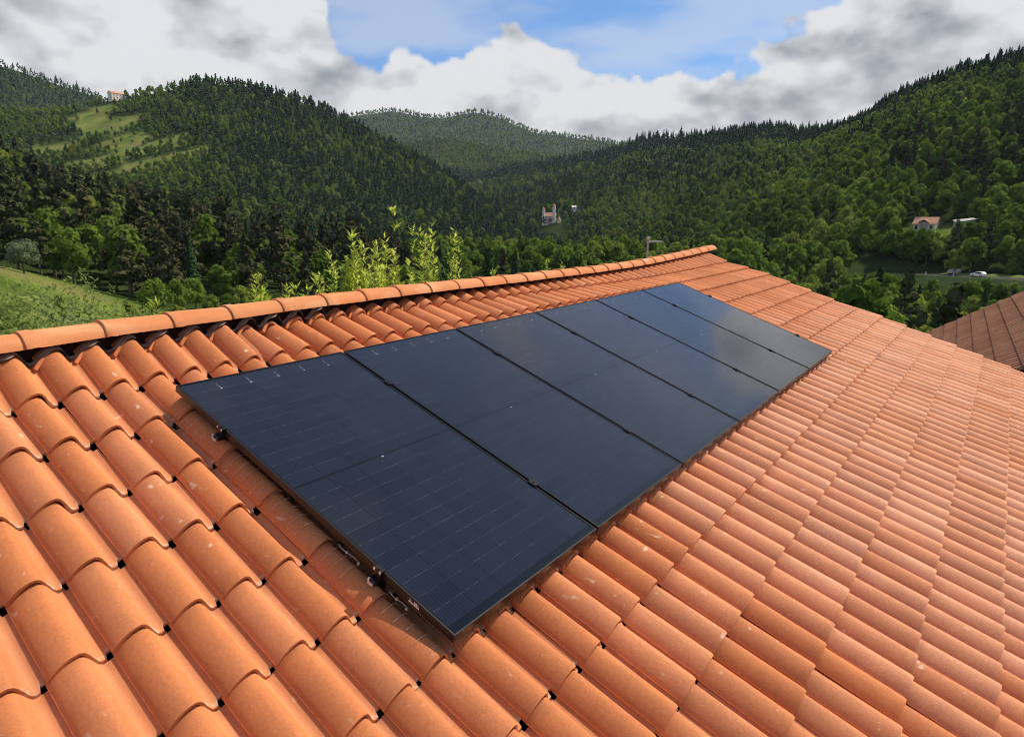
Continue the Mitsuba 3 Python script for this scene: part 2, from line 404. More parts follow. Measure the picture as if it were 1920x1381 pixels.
def build_ground():
    azs = np.concatenate([np.arange(-180, -14, 4.0), np.arange(-14, 88, 0.3), np.arange(88, 180, 4.0)])
    rs = np.concatenate([[0.5, 4, 8], np.geomspace(11, 9500, 400)])
    A, Rr = np.meshgrid(np.radians(azs), rs, indexing='ij')
    x, y = CAM[0] + Rr * np.cos(A), CAM[1] + Rr * np.sin(A)
    z = terrain(x, y)
    n, m = len(azs), len(rs)
    i, j = np.meshgrid(np.arange(n), np.arange(m - 1), indexing='ij')
    k = (i + 1) % n
    f = np.stack([i * m + j, i * m + j + 1, k * m + j + 1, k * m + j], -1).reshape(-1, 4)
    v = np.stack([x, y, z], -1).reshape(-1, 3)
    cl = np.clip(clear_at(x, y, 0.15).ravel(), 0, 1)
    near = (sstep(140, 60, Rr) * (0.15 + 0.55 * sstep(62, 67, np.degrees(A)))).ravel()
    uv = np.stack([np.maximum(cl, near), 0 * cl], -1)

    def col(p, n, uv):
        a = fbm(p.x / 6, p.y / 6, 0.0, 4)
        b = noise(p.x * 1.7, p.y * 1.7, 0.0)
        forest = mix((0.018, 0.034, 0.010), (0.036, 0.058, 0.017), a)
        grass = mix((0.060, 0.120, 0.020), (0.190, 0.215, 0.060), dr.clip(1.7 * fbm(p.x / 19, p.y / 19, 0.0, 5) - 0.35 + 0.4 * (b - 0.5), 0, 1))
        grass = mix(grass, (0.15, 0.125, 0.06), 0.6 * smoothstep(0.55, 0.72, fbm(p.x / 9 + 7, p.y / 9, 0.0, 4)))
        return mix(forest, grass, dr.clip(uv.x, 0, 1))
    bsdf('ground_cover', twosided({'type': 'diffuse', 'reflectance': proc(col)}))
    put('ground', (v, f), 'ground_cover', kind='structure', smooth=True, uv=uv)
    tag('ground', 'wooded valley floor and hillsides with open green meadows')


build_ground()

# ------------------------------------------------------------------ the roof in its own frame: X along the ridge, v down the slope, h out of the roof
SL = math.radians(19.527)
EX, DN, NRM = np.array([1.0, 0, 0]), np.array([0, -math.cos(SL), -math.sin(SL)]), np.array([0, -math.sin(SL), math.cos(SL)])


def RP(X, v, h):
    X, v, h = np.broadcast_arrays(np.asarray(X, float), v, h)
    return X[..., None] * EX + v[..., None] * DN + h[..., None] * NRM


def roofm(m):
    """A mesh given as (X, v, h) laid onto the roof (v down the slope makes this a mirror: faces turn)."""
    v, f = m
    f = np.asarray(f)
    return RP(v[:, 0], v[:, 1], v[:, 2]), f[:, ::-1]


PITCH, X0 = 0.2035, -0.041
ROWS_L = [-1.09, -0.70, -0.296, 0.12, 0.535, 0.937, 1.338, 1.73, 2.117, 2.505, 2.905, 3.30, 3.692, 4.085, 4.475, 4.867, 5.26, 5.65]
ROWS_R = [-0.992, -0.589, -0.191, 0.192, 0.582, 0.963, 1.350, 1.742, 2.133, 2.525, 2.92, 3.305, 3.70, 4.098, 4.49, 4.88, 5.27, 5.66]


def row_v(row, X):
    """Where the lower ends of a row of tiles lie: the rows of the old roof drift a little along its length."""
    t = np.clip((X + 0.5) / 11.3, 0, 1)
    return ROWS_L[row] * (1 - t) + ROWS_R[row] * t


ridge_v = lambda X: -0.750 - 0.0300 * X                     # ridge axis


def far_lift(X):
    """The old ridge sags in the middle of its length."""
    return np.interp(X, [-3, 0, 1.4, 2.75, 4.4, 6.2, 7.2, 8, 9.3, 10.6, 11.3], [0, 0, -0.012, -0.040, -0.092, -0.136, -0.150, -0.147, -0.126, -0.092, -0.075])


def sag(X, v):
    return far_lift(X) * sstep(0.30, -1.0, v)


UU = np.array([-0.004, 0.0, 0.018, 0.055, 0.11, 0.18, 0.265, 0.36, 0.47, 0.55, 0.62, 0.69, 0.745, 0.79, 0.84, 0.90, 0.925, 1.03])


def roll(u):
    """Height of a tile across its width: a tall roll with a free left edge, then a narrow pan that rises under the next roll."""
    a = np.clip((0.47 - u) / 0.47, 0, 1)
    left = 0.094 - 0.068 * (0.6 * a ** 2 + 0.4 * (1 - np.sqrt(1 - (0.80 * a) ** 2)) / (1 - 0.6))
    b = np.clip((u - 0.47) / 0.35, 0, 1)
    right = 0.094 * (0.5 + 0.5 * np.cos(math.pi * b)) ** 0.72
    pan = 0.014 * np.clip((u - 0.82) / 0.18, 0, 1.2) ** 1.5
    return np.where(u <= 0.47, left, right) + pan


def skew(X):
    return -0.042 + 0.122 * sstep(1.5, 12.0, X)


def tile(i, row, length=0.452, fine=True, vtop=None, rnd=None, up_lift=0.0):
    """One interlocking tile: a tapered roll with a pan on its right, 13 mm thick, with cut pan corners. Returns vertices (X, v, h), faces, uv."""
    rnd = rnd or random.Random(i * 977 + row * 31 + 5)
    u = UU if fine else UU[[1, 3, 5, 6, 8, 10, 12, 13, 15, 17]]
    xl = X0 + PITCH * i
    v1 = float(row_v(row, xl)) + rnd.uniform(-0.005, 0.005)
    v0 = max(v1 - length, -99 if vtop is None else vtop)
    dx, dh, yaw = rnd.uniform(-0.003, 0.003), rnd.uniform(-0.002, 0.002), rnd.uniform(-0.012, 0.012)
    n = len(u)
    hr = roll(u)
    taper0, taper1 = 0.90, 1.0
    cut0 = np.where(u > 0.91, 0.064, 0.0)
    cut1 = np.where(u > 0.915, 0.022, 0.0)
    rowsv = []
    for (t, tp, thick) in ((0, taper0, 0), (0.975, 0.998 * taper1, 0), (1, taper1, 2), (0, taper0, 1), (1, taper1, 1)):
        vv = (v0 + cut0) * (1 - t) + (v1 - cut1) * t
        if thick == 1:
            tx = np.clip((u - 0.47) / 0.35, -1, 1) * 0.06 * (u < 0.83)
            hh = hr * tp - 0.0165
            uu_ = u - tx
        else:
            hh, uu_ = hr * tp - (0.0045 if thick == 2 else 0), u
        base = -0.192 + 0.0245 * ((vv - (v1 - length)) / length) + dh
        X = xl + dx + PITCH * uu_ + skew(xl) * vv + yaw * (vv - v1)
        rowsv.append(np.stack([X, vv, base + hh + sag(X, vv) + up_lift * np.clip((v1 - vv) / length, 0, 1)], -1))
    V = np.vstack(rowsv)
    f = []
    for j in range(n - 1):
        for a, b in ((0, 1), (1, 2)):
            f.append([a * n + j, b * n + j, b * n + j + 1, a * n + j + 1])
        f.append([2 * n + j, 4 * n + j, 4 * n + j + 1, 2 * n + j + 1])          # lower lip
        f.append([3 * n + j, 3 * n + j + 1, 4 * n + j + 1, 4 * n + j])          # underside
        f.append([0 * n + j, 0 * n + j + 1, 3 * n + j + 1, 3 * n + j])
    for j in (0, n - 1):
        f.append([0 * n + j, 1 * n + j, 2 * n + j, 2 * n + j])
        f.append([0 * n + j, 2 * n + j, 4 * n + j, 3 * n + j])
    f = np.array(f)
    uv = np.concatenate([np.stack([i + 200 + np.clip(u, 0.001, 0.995), np.full(n, row + t)], -1) for t in (0.0, 0.96, 0.985, 0.0, 0.985)])
    return V, f, uv


def shade_split(V, f, uv):
    """Separate lip and underside from the outer skin so that its normals stay smooth."""
    return V, f, uv


house = thing('house', 'house with an orange terracotta tiled roof carrying six black solar panels', 'house')
VERGE = lambda v: 10.84 + 0.10 * max(v, 0)
# roof deck, both slopes, gables and walls
EAVE_V, X_NEAR = 5.66, -3.2


def deck():
    parts = []
    xs = np.linspace(X_NEAR, 10.85, 25)
    vt = ridge_v(xs) + 0.03
    top = RP(xs, vt, -0.235 + far_lift(xs))
    bot = RP(np.minimum(xs, 99) + 0.1 * (xs > 10) * 4, EAVE_V - 0.05, -0.235)
    back = RP(xs, ridge_v(xs), -0.06 + far_lift(xs)) + np.array([0, 0.0, 0])
    n = len(xs)
    v = np.vstack([top, bot, top - [0, 0, 0.14], bot - [0, 0, 0.14]])
    f = []
    for j in range(n - 1):
        f += [[j, n + j, n + j + 1, j + 1], [2 * n + j, 2 * n + j + 1, 3 * n + j + 1, 3 * n + j]]
        f += [[n + j, 3 * n + j, 3 * n + j + 1, n + j + 1]]
    f += [[0, 2 * n, 3 * n, n], [n - 1, 2 * n - 1, 4 * n - 1, 3 * n - 1]]
    parts.append((v, np.array(f)))
    # back slope
    ext = np.array([0, 2.35, -2.35 * math.tan(SL)])
    b0 = back + [0, 0.02, -0.22]
    v = np.vstack([b0, b0 + ext, b0 - [0, 0, 0.14], b0 + ext - [0, 0, 0.14]])
    parts.append((v, np.array(f)))
    return cat(parts)


put(f'{house}__roof', deck(), 'roof_felt')
YR = float(RP(0, ridge_v(0), 0)[1])


def tiles():
    lst, rest = [], []
    for row in range(len(ROWS_L)):
        for i in range(-16, 62):
            xl = X0 + PITCH * i
            v1 = float(row_v(row, xl))
            xm = xl + skew(xl) * v1
            if xm + PITCH > VERGE(v1) + 0.06 or xm < X_NEAR:
                continue
            vtop = float(ridge_v(xm)) + 0.02
            if v1 < vtop + 0.08 or (row == 1 and xm < 0.30):
                continue
            m = tile(i, row, vtop=vtop, up_lift=0.062 if (row == 2 and xm < 0.6) or row < 2 else 0.0, length=0.52 if row == 2 and xm < 0.5 else 0.452)
            c = RP(xm + 0.1, v1 - 0.2, -0.1)
            px, py, z = to_px(c)
            px, py, z = float(px[0]), float(py[0]), float(z[0])
            inside = z > 0.5 and -60 < px < 1980 and -40 < py < 1440
            under = 0.12 < xm < 6.75 and 0.25 < v1 < 2.1
            size = 1.0 / max(z, 0.3) if inside and not under else 0
            lst.append((size, i, row, m))
    lst.sort(key=lambda t: -t[0])
    for k, (size, i, row, (V, f, uv)) in enumerate(lst):
        W, F = roofm((V, f))
        if k < 298:
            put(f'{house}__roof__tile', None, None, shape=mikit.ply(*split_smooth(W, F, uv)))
        else:
            rest.append((W, F, uv))
    vs, fs, us, n = [], [], [], 0
    for W, F, uv in rest:
        F = np.vstack([F[:, [0, 1, 2]], F[:, [0, 2, 3]]])
        vs.append(W)
        fs.append(F + n)
        us.append(uv)
        n += len(W)
    W, F, uv = np.vstack(vs), np.vstack(fs), np.vstack(us)
    put(f'{house}__roof__tile_field', None, None, kind='stuff', shape=mikit.ply(*split_smooth(W, F, uv)))


def split_smooth(W, F, uv, bs='terracotta_tile', angle=50):
    """smooth shading with uv: split vertices at sharp edges first."""
    F = np.asarray(F)
    if F.shape[1] == 4:
        F = np.vstack([F[:, [0, 1, 2]], F[:, [0, 2, 3]]])
    a = np.linalg.norm(np.cross(W[F[:, 1]] - W[F[:, 0]], W[F[:, 2]] - W[F[:, 0]]), axis=1)
    F = F[a > 1e-9]
    nrm = np.cross(W[F[:, 1]] - W[F[:, 0]], W[F[:, 2]] - W[F[:, 0]])
    nrm /= np.linalg.norm(nrm, axis=1, keepdims=True)
    # corner normal: mean of the face normals around that vertex within the angle
    order = np.argsort(F.ravel(), kind='stable')
    corner_face = np.repeat(np.arange(len(F)), 3)
    Nc = np.zeros((len(F) * 3, 3))
    starts = np.searchsorted(F.ravel()[order], np.arange(len(W) + 1))
    ca = math.cos(math.radians(angle))
    maxk = int(np.diff(starts).max())
    idx = np.full((len(W), maxk), -1)
    for_k = np.arange(len(order)) - starts[F.ravel()[order]]
    idx[F.ravel()[order], for_k] = corner_face[order]
    neigh = idx[F.ravel()]                                  # (3F, maxk)
    nn = np.where(neigh[..., None] >= 0, nrm[np.maximum(neigh, 0)], 0)
    dot = (nn * nrm[corner_face][:, None, :]).sum(-1)
    Nc = (nn * (dot > ca)[..., None]).sum(1)
    Nc /= np.linalg.norm(Nc, axis=1, keepdims=True) + 1e-12
    V2, U2 = W[F.ravel()], uv[F.ravel()]
    F2 = np.arange(len(V2)).reshape(-1, 3)
    return PlyArrays(V2, F2, Nc, U2), bs


class PlyArrays:
    def __init__(self, v, f, n, uv):
        self.v, self.f, self.n, self.uv = v, f, n, uv


_ply = mikit.ply


def ply_any(mesh, bs=None, smooth=False, uv=None, color=None, **more):
    if isinstance(mesh, PlyArrays):
        path = meshkit.write_ply((mesh.v, mesh.f), False, mesh.uv, None, normals=mesh.n)
        s = {'type': 'ply', 'filename': path, 'face_normals': False, **more}
        s['bsdf'] = {'type': 'ref', 'id': bs}
        return s
    return _ply(mesh, bs, smooth=smooth, uv=uv, color=color, **more)


mikit.ply = ply_any
tiles()


def ridge():
    """Half-round ridge tiles, each with its wider collar end towards the camera, overlapping the next."""
    p, k, X = 0.4085, 0, -3.33
    while X < 10.75:
        r_ = random.Random(k)
        L = min(p + 0.035, 11.02 - X)
        ang = np.radians(np.linspace(-74, 74, 15))
        V = []
        secs = [(0.0, 0.1195), (0.006, 0.1215), (0.05, 0.1195), (0.075, 0.1165), (L, 0.1065)]
        for thick in (0, 0.018):
            for s, R in secs:
                xx = X + s
                c_v = ridge_v(xx)
                R2 = R - thick
                V.append(np.stack([np.full(15, xx), c_v + np.sin(ang) * R2 * 1.0, -0.062 + np.cos(ang) * R2 * 0.86 + far_lift(xx) + r_.uniform(-.003, .003)], -1))
        # a ridge sits level, not tilted with the slope: turn about its axis so that both skirts are symmetric
        n, q = 15, len(secs)
        V = np.vstack(V)
        cv = ridge_v(V[:, 0])
        base = RP(V[:, 0], cv, -0.062 + far_lift(V[:, 0]))
        dv, dh = V[:, 1] - cv, V[:, 2] - (-0.062 + far_lift(V[:, 0]))
        lat = np.array([0, -math.cos(SL * 0.25), -math.sin(SL * 0.25)])
        up = np.array([0, -math.sin(SL * 0.25), math.cos(SL * 0.25)])
        W = base + dv[:, None] * lat + dh[:, None] * up
        f = []
        for s in range(q - 1):
            for j in range(n - 1):
                f.append([s * n + j, s * n + j + 1, (s + 1) * n + j + 1, (s + 1) * n + j])
                f.append([(q + s) * n + j, (q + s + 1) * n + j, (q + s + 1) * n + j + 1, (q + s) * n + j + 1])
        for j in range(n - 1):
            f.append([j, q * n + j, q * n + j + 1, j + 1])
            f.append([(q - 1) * n + j, (q - 1) * n + j + 1, (2 * q - 1) * n + j + 1, (2 * q - 1) * n + j])
        for s in range(q - 1):
            for j in (0, n - 1):
                f.append([s * n + j, (s + 1) * n + j, (q + s + 1) * n + j, (q + s) * n + j])
        uv = np.stack([np.full(len(W), k + 0.5), np.zeros(len(W))], -1)
        put(f'{house}__roof__ridge_tile', None, None, shape=mikit.ply(*split_smooth(W, np.array(f), uv, 'ridge_terracotta')))
        X += p
        k += 1
    # grey pleated strip under the ridge, following the rolls of the tiles
    xs = np.arange(-3.0, 1.6, 0.012)
    u = ((xs - X0 - 0.0315) / PITCH) % 1.0
    hh = -0.129 + roll(u) * 0.93
    a = RP(xs, ridge_v(xs) + 0.06, hh + 0.010)
    b = RP(xs, ridge_v(xs) + 0.092 + 0.010 * np.sin(xs * 31) + 0.007 * np.sin(xs * 77), hh + 0.004)
    n = len(xs)
    f = [[j, n + j, n + j + 1, j + 1] for j in range(n - 1)]
    put(f'{house}__roof__ridge_strip', (np.vstack([a, b]), np.array(f)), 'lead_strip', smooth=True)


def back_tiles():
    vs, fs, us, n = [], [], [], 0
    for row in range(6):
        for i in range(0, 68):
            V, f, uv = tile(i - 16, row + 2, fine=False, rnd=random.Random(9000 + i * 7 + row))
            X = V[:, 0] - skew(X0 + PITCH * (i - 16)) * V[:, 1]
            keepx = X.min() > X_NEAR and X.max() < 10.9
            if not keepx:
                continue
            w = V[:, 1] + 0.70                                    # distance down the back slope from the ridge
            q = RP(X, ridge_v(X), -0.03 + far_lift(X))
            h = V[:, 2] - sag(V[:, 0], V[:, 1])
            q = q + w[:, None] * np.array([0, math.cos(SL), -math.sin(SL)]) + (h + 0.02)[:, None] * np.array([0, math.sin(SL), math.cos(SL)])
            f = np.vstack([f[:, [0, 1, 2]], f[:, [0, 2, 3]]])
            vs.append(q)
            fs.append(f + n)
            us.append(uv)
            n += len(q)
    put(f'{house}__roof__back_tile_field', None, None, kind='stuff', shape=mikit.ply(*split_smooth(np.vstack(vs), np.vstack(fs), np.vstack(us))))


ridge()
back_tiles()
xs = np.linspace(X_NEAR, 10.84, 20)
n = len(xs)
vb = np.vstack([RP(xs, ridge_v(xs) + o, far_lift(xs) + q) for o, q in ((-0.02, -0.21), (-0.02, -0.005), (0.02, -0.005), (0.02, -0.21))])
put(f'{house}__roof__ridge_board', (vb, np.array([[a * n + j, ((a + 1) % 4) * n + j, ((a + 1) % 4) * n + j + 1, a * n + j + 1] for a in range(4) for j in range(n - 1)])), 'roof_felt')


def house_walls():
    zg = -6.0
    y0 = float(RP(0, EAVE_V - 0.55, -0.3)[1])
    y1 = YR + 2.0
    ze0 = float(RP(0, EAVE_V - 0.55, -0.36)[2])
    zr = float(RP(0, ridge_v(0), -0.36)[2])
    ze1 = zr - 2.0 * math.tan(SL)
    prof = np.array([[y0, zg], [y1, zg], [y1, ze1], [YR, zr], [y0, ze0]])
    m = trimesh.creation.extrude_polygon(Polygon(prof), 13.3, engine='earcut')
    v = np.array(m.vertices)
    W = np.stack([v[:, 2] - 2.8, v[:, 0], v[:, 1]], -1)
    put(f'{house}__wall', (W, np.array(m.faces)), 'render_wall')


house_walls()

# ------------------------------------------------------------------ solar panels
PW, PL, GAP, FH = 1.134, 2.122, 0.02, 0.036
ORD = ['nearest', 'second', 'third', 'fourth', 'fifth', 'farthest']


def ring(w, l, t, h0, h1):
    c = 0.0012
    outer = [(0, 0, w, l, h0), (0, 0, w, l, h1 - c), (c, c, w - c, l - c, h1), (t, t, w - t, l - t, h1), (t, t, w - t, l - t, h1 - 0.004)]
    V = np.vstack([[[a, b, h], [c_, b, h], [c_, d, h], [a, d, h]] for a, b, c_, d, h in outer])
    f = []
    for s in range(len(outer) - 1):
        for j in range(4):
            k = (j + 1) % 4
            f.append([4 * s + j, 4 * s + k, 4 * (s + 1) + k, 4 * (s + 1) + j])
    f.append([0, 3, 2, 1])
    return V.astype(float), np.array(f)


def on_panel(m, X, h=0.0):
    v, f = m
    return roofm((v + [X, 0, h], f))


CW, CH = 0.1815, 0.0902
cell_v = []
y = 0.0235
for r in range(22):
    cell_v.append(y)
    y += CH + (0.0024 if r != 10 else 0.0175)
CX = [0.0165 + c * (CW + 0.0024) for c in range(6)]
for k in range(6):
    X = k * (PW + GAP)
    t = thing('solar_panel', {0: 'black solar panel at the near end of the row, its bare edge facing the camera', 1: 'second black solar panel counted from the camera end of the row', 2: 'third black solar panel counted from the camera end of the row',
                              3: 'fourth black solar panel counted from the camera end of the row', 4: 'black solar panel next to last at the far end of the row', 5: 'farthest black solar panel of the row, reflecting the pale sky'}[k], 'solar panel', 'six black solar panels in one row on the tiles')
    put(f'{t}__frame', on_panel(ring(PW, PL, 0.0085, -FH, 0.0), X), 'black_anodised')
    put(f'{t}__backsheet', on_panel((np.array([[0.0085, 0.0085, 0], [PW - 0.0085, 0.0085, 0], [PW - 0.0085, PL - 0.0085, 0], [0.0085, PL - 0.0085, 0]]), np.array([[0, 1, 2, 3]])), X, -0.0032), 'black_backsheet')
    for r in range(22):
        for c in range(6):
            v_ = np.array([[CX[c], cell_v[r], 0], [CX[c] + CW, cell_v[r], 0], [CX[c] + CW, cell_v[r] + CH, 0], [CX[c], cell_v[r] + CH, 0]])
            W, F = on_panel((v_, np.array([[0, 1, 2, 3]])), X, -0.0026)
            uv = np.array([[0.002, 0.002], [0.998, 0.002], [0.998, 0.998], [0.002, 0.998]]) + [k * 6 + c, r]
            put(f'{t}__cell', (W, F), 'solar_cell', uv=uv)
    for r in range(21):
        if r != 10:
            yy = cell_v[r] + CH + 0.0002
            put(f'{t}__ribbon', on_panel((np.array([[0.02, yy, 0], [PW - 0.02, yy, 0], [PW - 0.02, yy + 0.002, 0], [0.02, yy + 0.002, 0]]), np.array([[0, 1, 2, 3]])), X, -0.0025), 'ribbon_metal')
    dots = []
    for c in range(5):
        xx, yy = CX[c] + CW + 0.0012, cell_v[0] + CH + 0.0012
        dots.append((np.array([[xx - 0.005, yy - 0.003, 0], [xx + 0.005, yy - 0.003, 0], [xx + 0.005, yy + 0.003, 0], [xx - 0.005, yy + 0.003, 0]]), np.array([[0, 1, 2, 3]])))
        if k < 2:
            dots.append((np.array([[xx - 0.0005, yy - 0.06, 0], [xx + 0.0005, yy - 0.06, 0], [xx + 0.0005, yy - 0.006, 0], [xx - 0.0005, yy - 0.006, 0]]), np.array([[0, 1, 2, 3]])))
    dots.append((np.array([[0.56, 1.055, 0], [0.574, 1.055, 0], [0.574, 1.061, 0], [0.56, 1.061, 0]]), np.array([[0, 1, 2, 3]])))
    for dct in dots:
        put(f'{t}__solder_tab', on_panel(dct, X, -0.0022), 'solder_silver')
    if k == 0:
        # barcode sticker on the near side of the frame
        v_ = np.array([[-0.0006, 1.863, -0.028], [-0.0006, 1.925, -0.028], [-0.0006, 1.925, -0.008], [-0.0006, 1.863, -0.008]])
        put(f'{t}__sticker', roofm((v_, np.array([[0, 1, 2, 3]]))), 'white_sticker', uv=np.array([[0, 0], [1, 0], [1, 1], [0, 1]]), label='white barcode sticker on the near side of the frame')

ROWLEN = 6 * PW + 5 * GAP
C1, C2 = 0.463, 1.678
for q, cv in enumerate((C1, C2)):
    t = thing('mounting_rail', ('upper' if q == 0 else 'lower') + ' aluminium rail under the solar panels, its bright cut end showing at the near side', 'rail')
    put(f'{t}__profile', cat([roofm(chamfer_box(-0.035, ROWLEN + 0.04, cv - 0.02, cv + 0.02, -0.064, -FH - 0.001, 0.002))]), 'black_anodised')
    put(f'{t}__end_face', cat([roofm(chamfer_box(-0.044, -0.0355, cv - 0.018, cv + 0.014, -0.066, -0.052, 0.001)), roofm(chamfer_box(-0.044, -0.0355, cv - 0.019, cv - 0.010, -0.0515, -0.036, 0.001))]), 'bright_aluminium')
    for hx in (0.02, 0.95, 2.2, 3.4, 4.6, 5.8, 6.85):
        put(f'{t}__roof_hook', cat([roofm(boxm(hx, hx + 0.03, cv - 0.015, cv + 0.015, -0.2, -0.0645)), roofm(boxm(hx + 0.002, hx + 0.028, cv + 0.016, cv + 0.07, -0.20, -0.19))]), 'black_anodised')
    tag(f'{t}__end_face', 'bright cut end of the rail')
NTH = ['first', 'second', 'third', 'fourth', 'fifth']
for q, cv in enumerate((C1, C2)):
    where = 'upper' if q == 0 else 'lower'
    for k in range(7):
        if k == 0:
            t = thing('end_clamp', f'black end clamp with bright bolt on the near panel edge at the {where} rail', 'clamp', 'clamps holding the solar panels')
            x0, x1 = -0.017, 0.010
        elif k == 6:
            t = thing('end_clamp', f'small black end clamp on the far edge of the panels at the {where} rail', 'clamp', 'clamps holding the solar panels')
            x0, x1 = ROWLEN - 0.012, ROWLEN + 0.030
        else:
            t = thing('middle_clamp', f'small black clamp in the {NTH[k - 1]} joint between panels at the {where} rail', 'clamp', 'clamps holding the solar panels')
            xc = k * (PW + GAP) - GAP / 2
            x0, x1 = xc - 0.021, xc + 0.021
        if 0 < k < 6:
            put(f'{t}__plate', roofm(chamfer_box(x0, x1, cv - 0.027, cv + 0.027, 0.0006, 0.0085, 0.0015)), 'black_anodised')
            put(f'{t}__stem', roofm(boxm((x0 + x1) / 2 - 0.008, (x0 + x1) / 2 + 0.008, cv - 0.024, cv + 0.024, -0.05, 0.0004)), 'black_anodised')
            xb = (x0 + x1) / 2
        else:
            inner = (x0, x1)
            put(f'{t}__plate', roofm(chamfer_box(x0, x1, cv - 0.024, cv + 0.024, 0.0006, 0.007, 0.0015)), 'black_anodised')
            bx0, bx1 = (x0, -0.001) if k == 0 else (ROWLEN + 0.001, x1)
            put(f'{t}__stem', roofm(boxm(bx0 + 0.001, bx1 - 0.001, cv - 0.023, cv + 0.023, -0.037, 0.0004)), 'black_anodised')
            xb = (bx0 + bx1) / 2
            if k == 0:
                put(f'{t}__edge', cat([roofm(boxm(x0 - 0.0015, x0 - 0.0002, cv - 0.023, cv - 0.013, -0.006, 0.006)), roofm(boxm(x0 - 0.0015, x0 - 0.0002, cv + 0.012, cv + 0.023, -0.004, 0.006))]), 'bright_aluminium')
        mm = trimesh.creation.cylinder(radius=0.0065, height=0.006, sections=12)
        vv = np.array(mm.vertices) + [xb, cv, 0.0125 if 0 < k < 6 else 0.0105]
        put(f'{t}__bolt', roofm((vv, np.array(mm.faces))), 'black_anodised', smooth=30)

# thin wires of the bird guard: hooked over the rolls along the near edge, upright along the lower edge
t = thing('bird_guard', 'thin wires of a bird guard hooked under the panel edge over the shaded tiles', 'wire mesh')


def tile_h(X, v):
    i = math.floor((X - skew(X) * v - X0) / PITCH)
    u = (X - skew(X) * v - X0) / PITCH - i
    return -0.176 + float(roll(np.array([u]))[0]) + 0.003


for j in range(31):
    v0 = 0.10 + j * 0.066
    if abs(v0 - C1) < 0.05 or abs(v0 - C2) < 0.06:
        continue
    pts = []
    for s in np.linspace(0, 1, 9):
        X = 0.035 - 0.10 * s - random.Random(j).uniform(0, 0.02) * s
        pts.append((X, v0 - 0.012 * s, tile_h(X, v0) + 0.004))
    w = np.array(pts)
    put(f'{t}__wire', roofm(tubem(w, 0.0010, 4)), 'grey_wire')
for (va, vb, hh) in ((1.42, 1.56, -0.052), (1.76, 1.87, -0.058)):
    w = np.array([(-0.004 - 0.006 * math.sin(s * 6), va + (vb - va) * s, hh - 0.008 * s) for s in np.linspace(0, 1, 8)])
    put(f'{t}__cross_wire', cat([roofm(tubem(w, 0.0016, 5)), roofm(boxm(-0.009, 0.000, va + (vb - va) * 0.42 - 0.004, va + (vb - va) * 0.42 + 0.004, hh - 0.010, hh)), roofm(boxm(-0.009, 0.0, vb - 0.006, vb + 0.002, hh - 0.014, hh - 0.004))]), 'grey_wire')
low = []
for j in range(120):
    X = 0.03 + j * 0.0575
    if X > ROWLEN:
        break
    low.append(roofm(tubem(np.array([(X, PL - 0.02, -0.036), (X, PL - 0.012, -0.07), (X + 0.004, PL + 0.004, tile_h(X, PL) + 0.004)]), 0.0012, 4)))
put(f'{t}__lower_wires', cat(low), 'black_anodised', kind='stuff')

# ------------------------------------------------------------------ neighbouring roof on the right
NA = math.radians(3.0)
NE, NSL = np.array([math.cos(NA), math.sin(NA), 0]), math.radians(33)
NUP = np.array([math.sin(NA) * math.cos(NSL), -math.cos(NA) * math.cos(NSL), math.sin(NSL)])
NNR = np.cross(NE, NUP) * 1.0
if NNR[2] < 0:
    NNR = -NNR
NORG = np.array([22.0, -2.65, -2.23])
neighbour = thing('neighbour_house', 'lower neighbouring house at the right edge with a tiled roof coloured brown for shade', 'house')
NROW, NPIT = 0.352, 0.21


def npos(V):
    return NORG + V[:, :1] * NE + V[:, 1:2] * NUP + V[:, 2:3] * NNR


cnt, rest = 0, []
cand = []
for row in range(-21, 18):
    for c in range(0, 47):
        cand.append((row, c))
cand.sort(key=lambda rc: (rc[1] > 14 or rc[0] > 9 or rc[0] < -3, rc[1]))
for row, c in cand:
    r_ = random.Random(row * 77 + c)
    u = UU[[1, 3, 5, 6, 8, 10, 12, 13, 15, 17]]
    n = len(u)
    hr = roll(u) * 0.8
    V = []
    for t_, th in ((0, 0), (1, 0), (0, 1), (1, 1)):
        s = row * NROW + (NROW + 0.05) * (1 - t_) + r_.uniform(-.003, .003)
        V.append(np.stack([-0.0 - (c + 1) * NPIT + NPIT * u, np.full(n, s), 0.022 * t_ + hr - 0.016 * th + r_.uniform(-.002, .002)], -1))
    V = npos(np.vstack(V))
    f = []
    for j in range(n - 1):
        f += [[j, n + j, n + j + 1, j + 1], [n + j, 3 * n + j, 3 * n + j + 1, n + j + 1]]
    f += [[0, n, 3 * n, 2 * n], [n - 1, 2 * n - 1, 4 * n - 1, 3 * n - 1]]
    f = np.array(f)
    uv = np.stack([np.tile(c + 0.5 + 0 * u, 4), np.full(4 * n, row + 40.5)], -1)
    if cnt < 290:
        put(f'{neighbour}__roof__tile', None, None, shape=mikit.ply(*split_smooth(V, f, uv, 'shaded_tile')))
        cnt += 1
    else:
        rest.append((V, f, uv))
W, F = cat([(a, b) for a, b, _ in rest])
put(f'{neighbour}__roof__tile_field', None, None, kind='stuff', shape=mikit.ply(*split_smooth(W, F, np.vstack([q[2] for q in rest]), 'shaded_tile')))
L0, L1 = -47 * NPIT, 0.0
hv = npos(np.array([[L0, -21 * NROW, -0.02], [L1 - 0.02, -21 * NROW, -0.02], [L1 - 0.02, 18 * NROW, -0.02], [L0, 18 * NROW, -0.02], [L0, -21 * NROW, -0.15], [L1 - 0.02, -21 * NROW, -0.15], [L1 - 0.02, 18 * NROW, -0.15], [L0, 18 * NROW, -0.15]]))
put(f'{neighbour}__roof', (hv, BOXF), 'roof_felt')
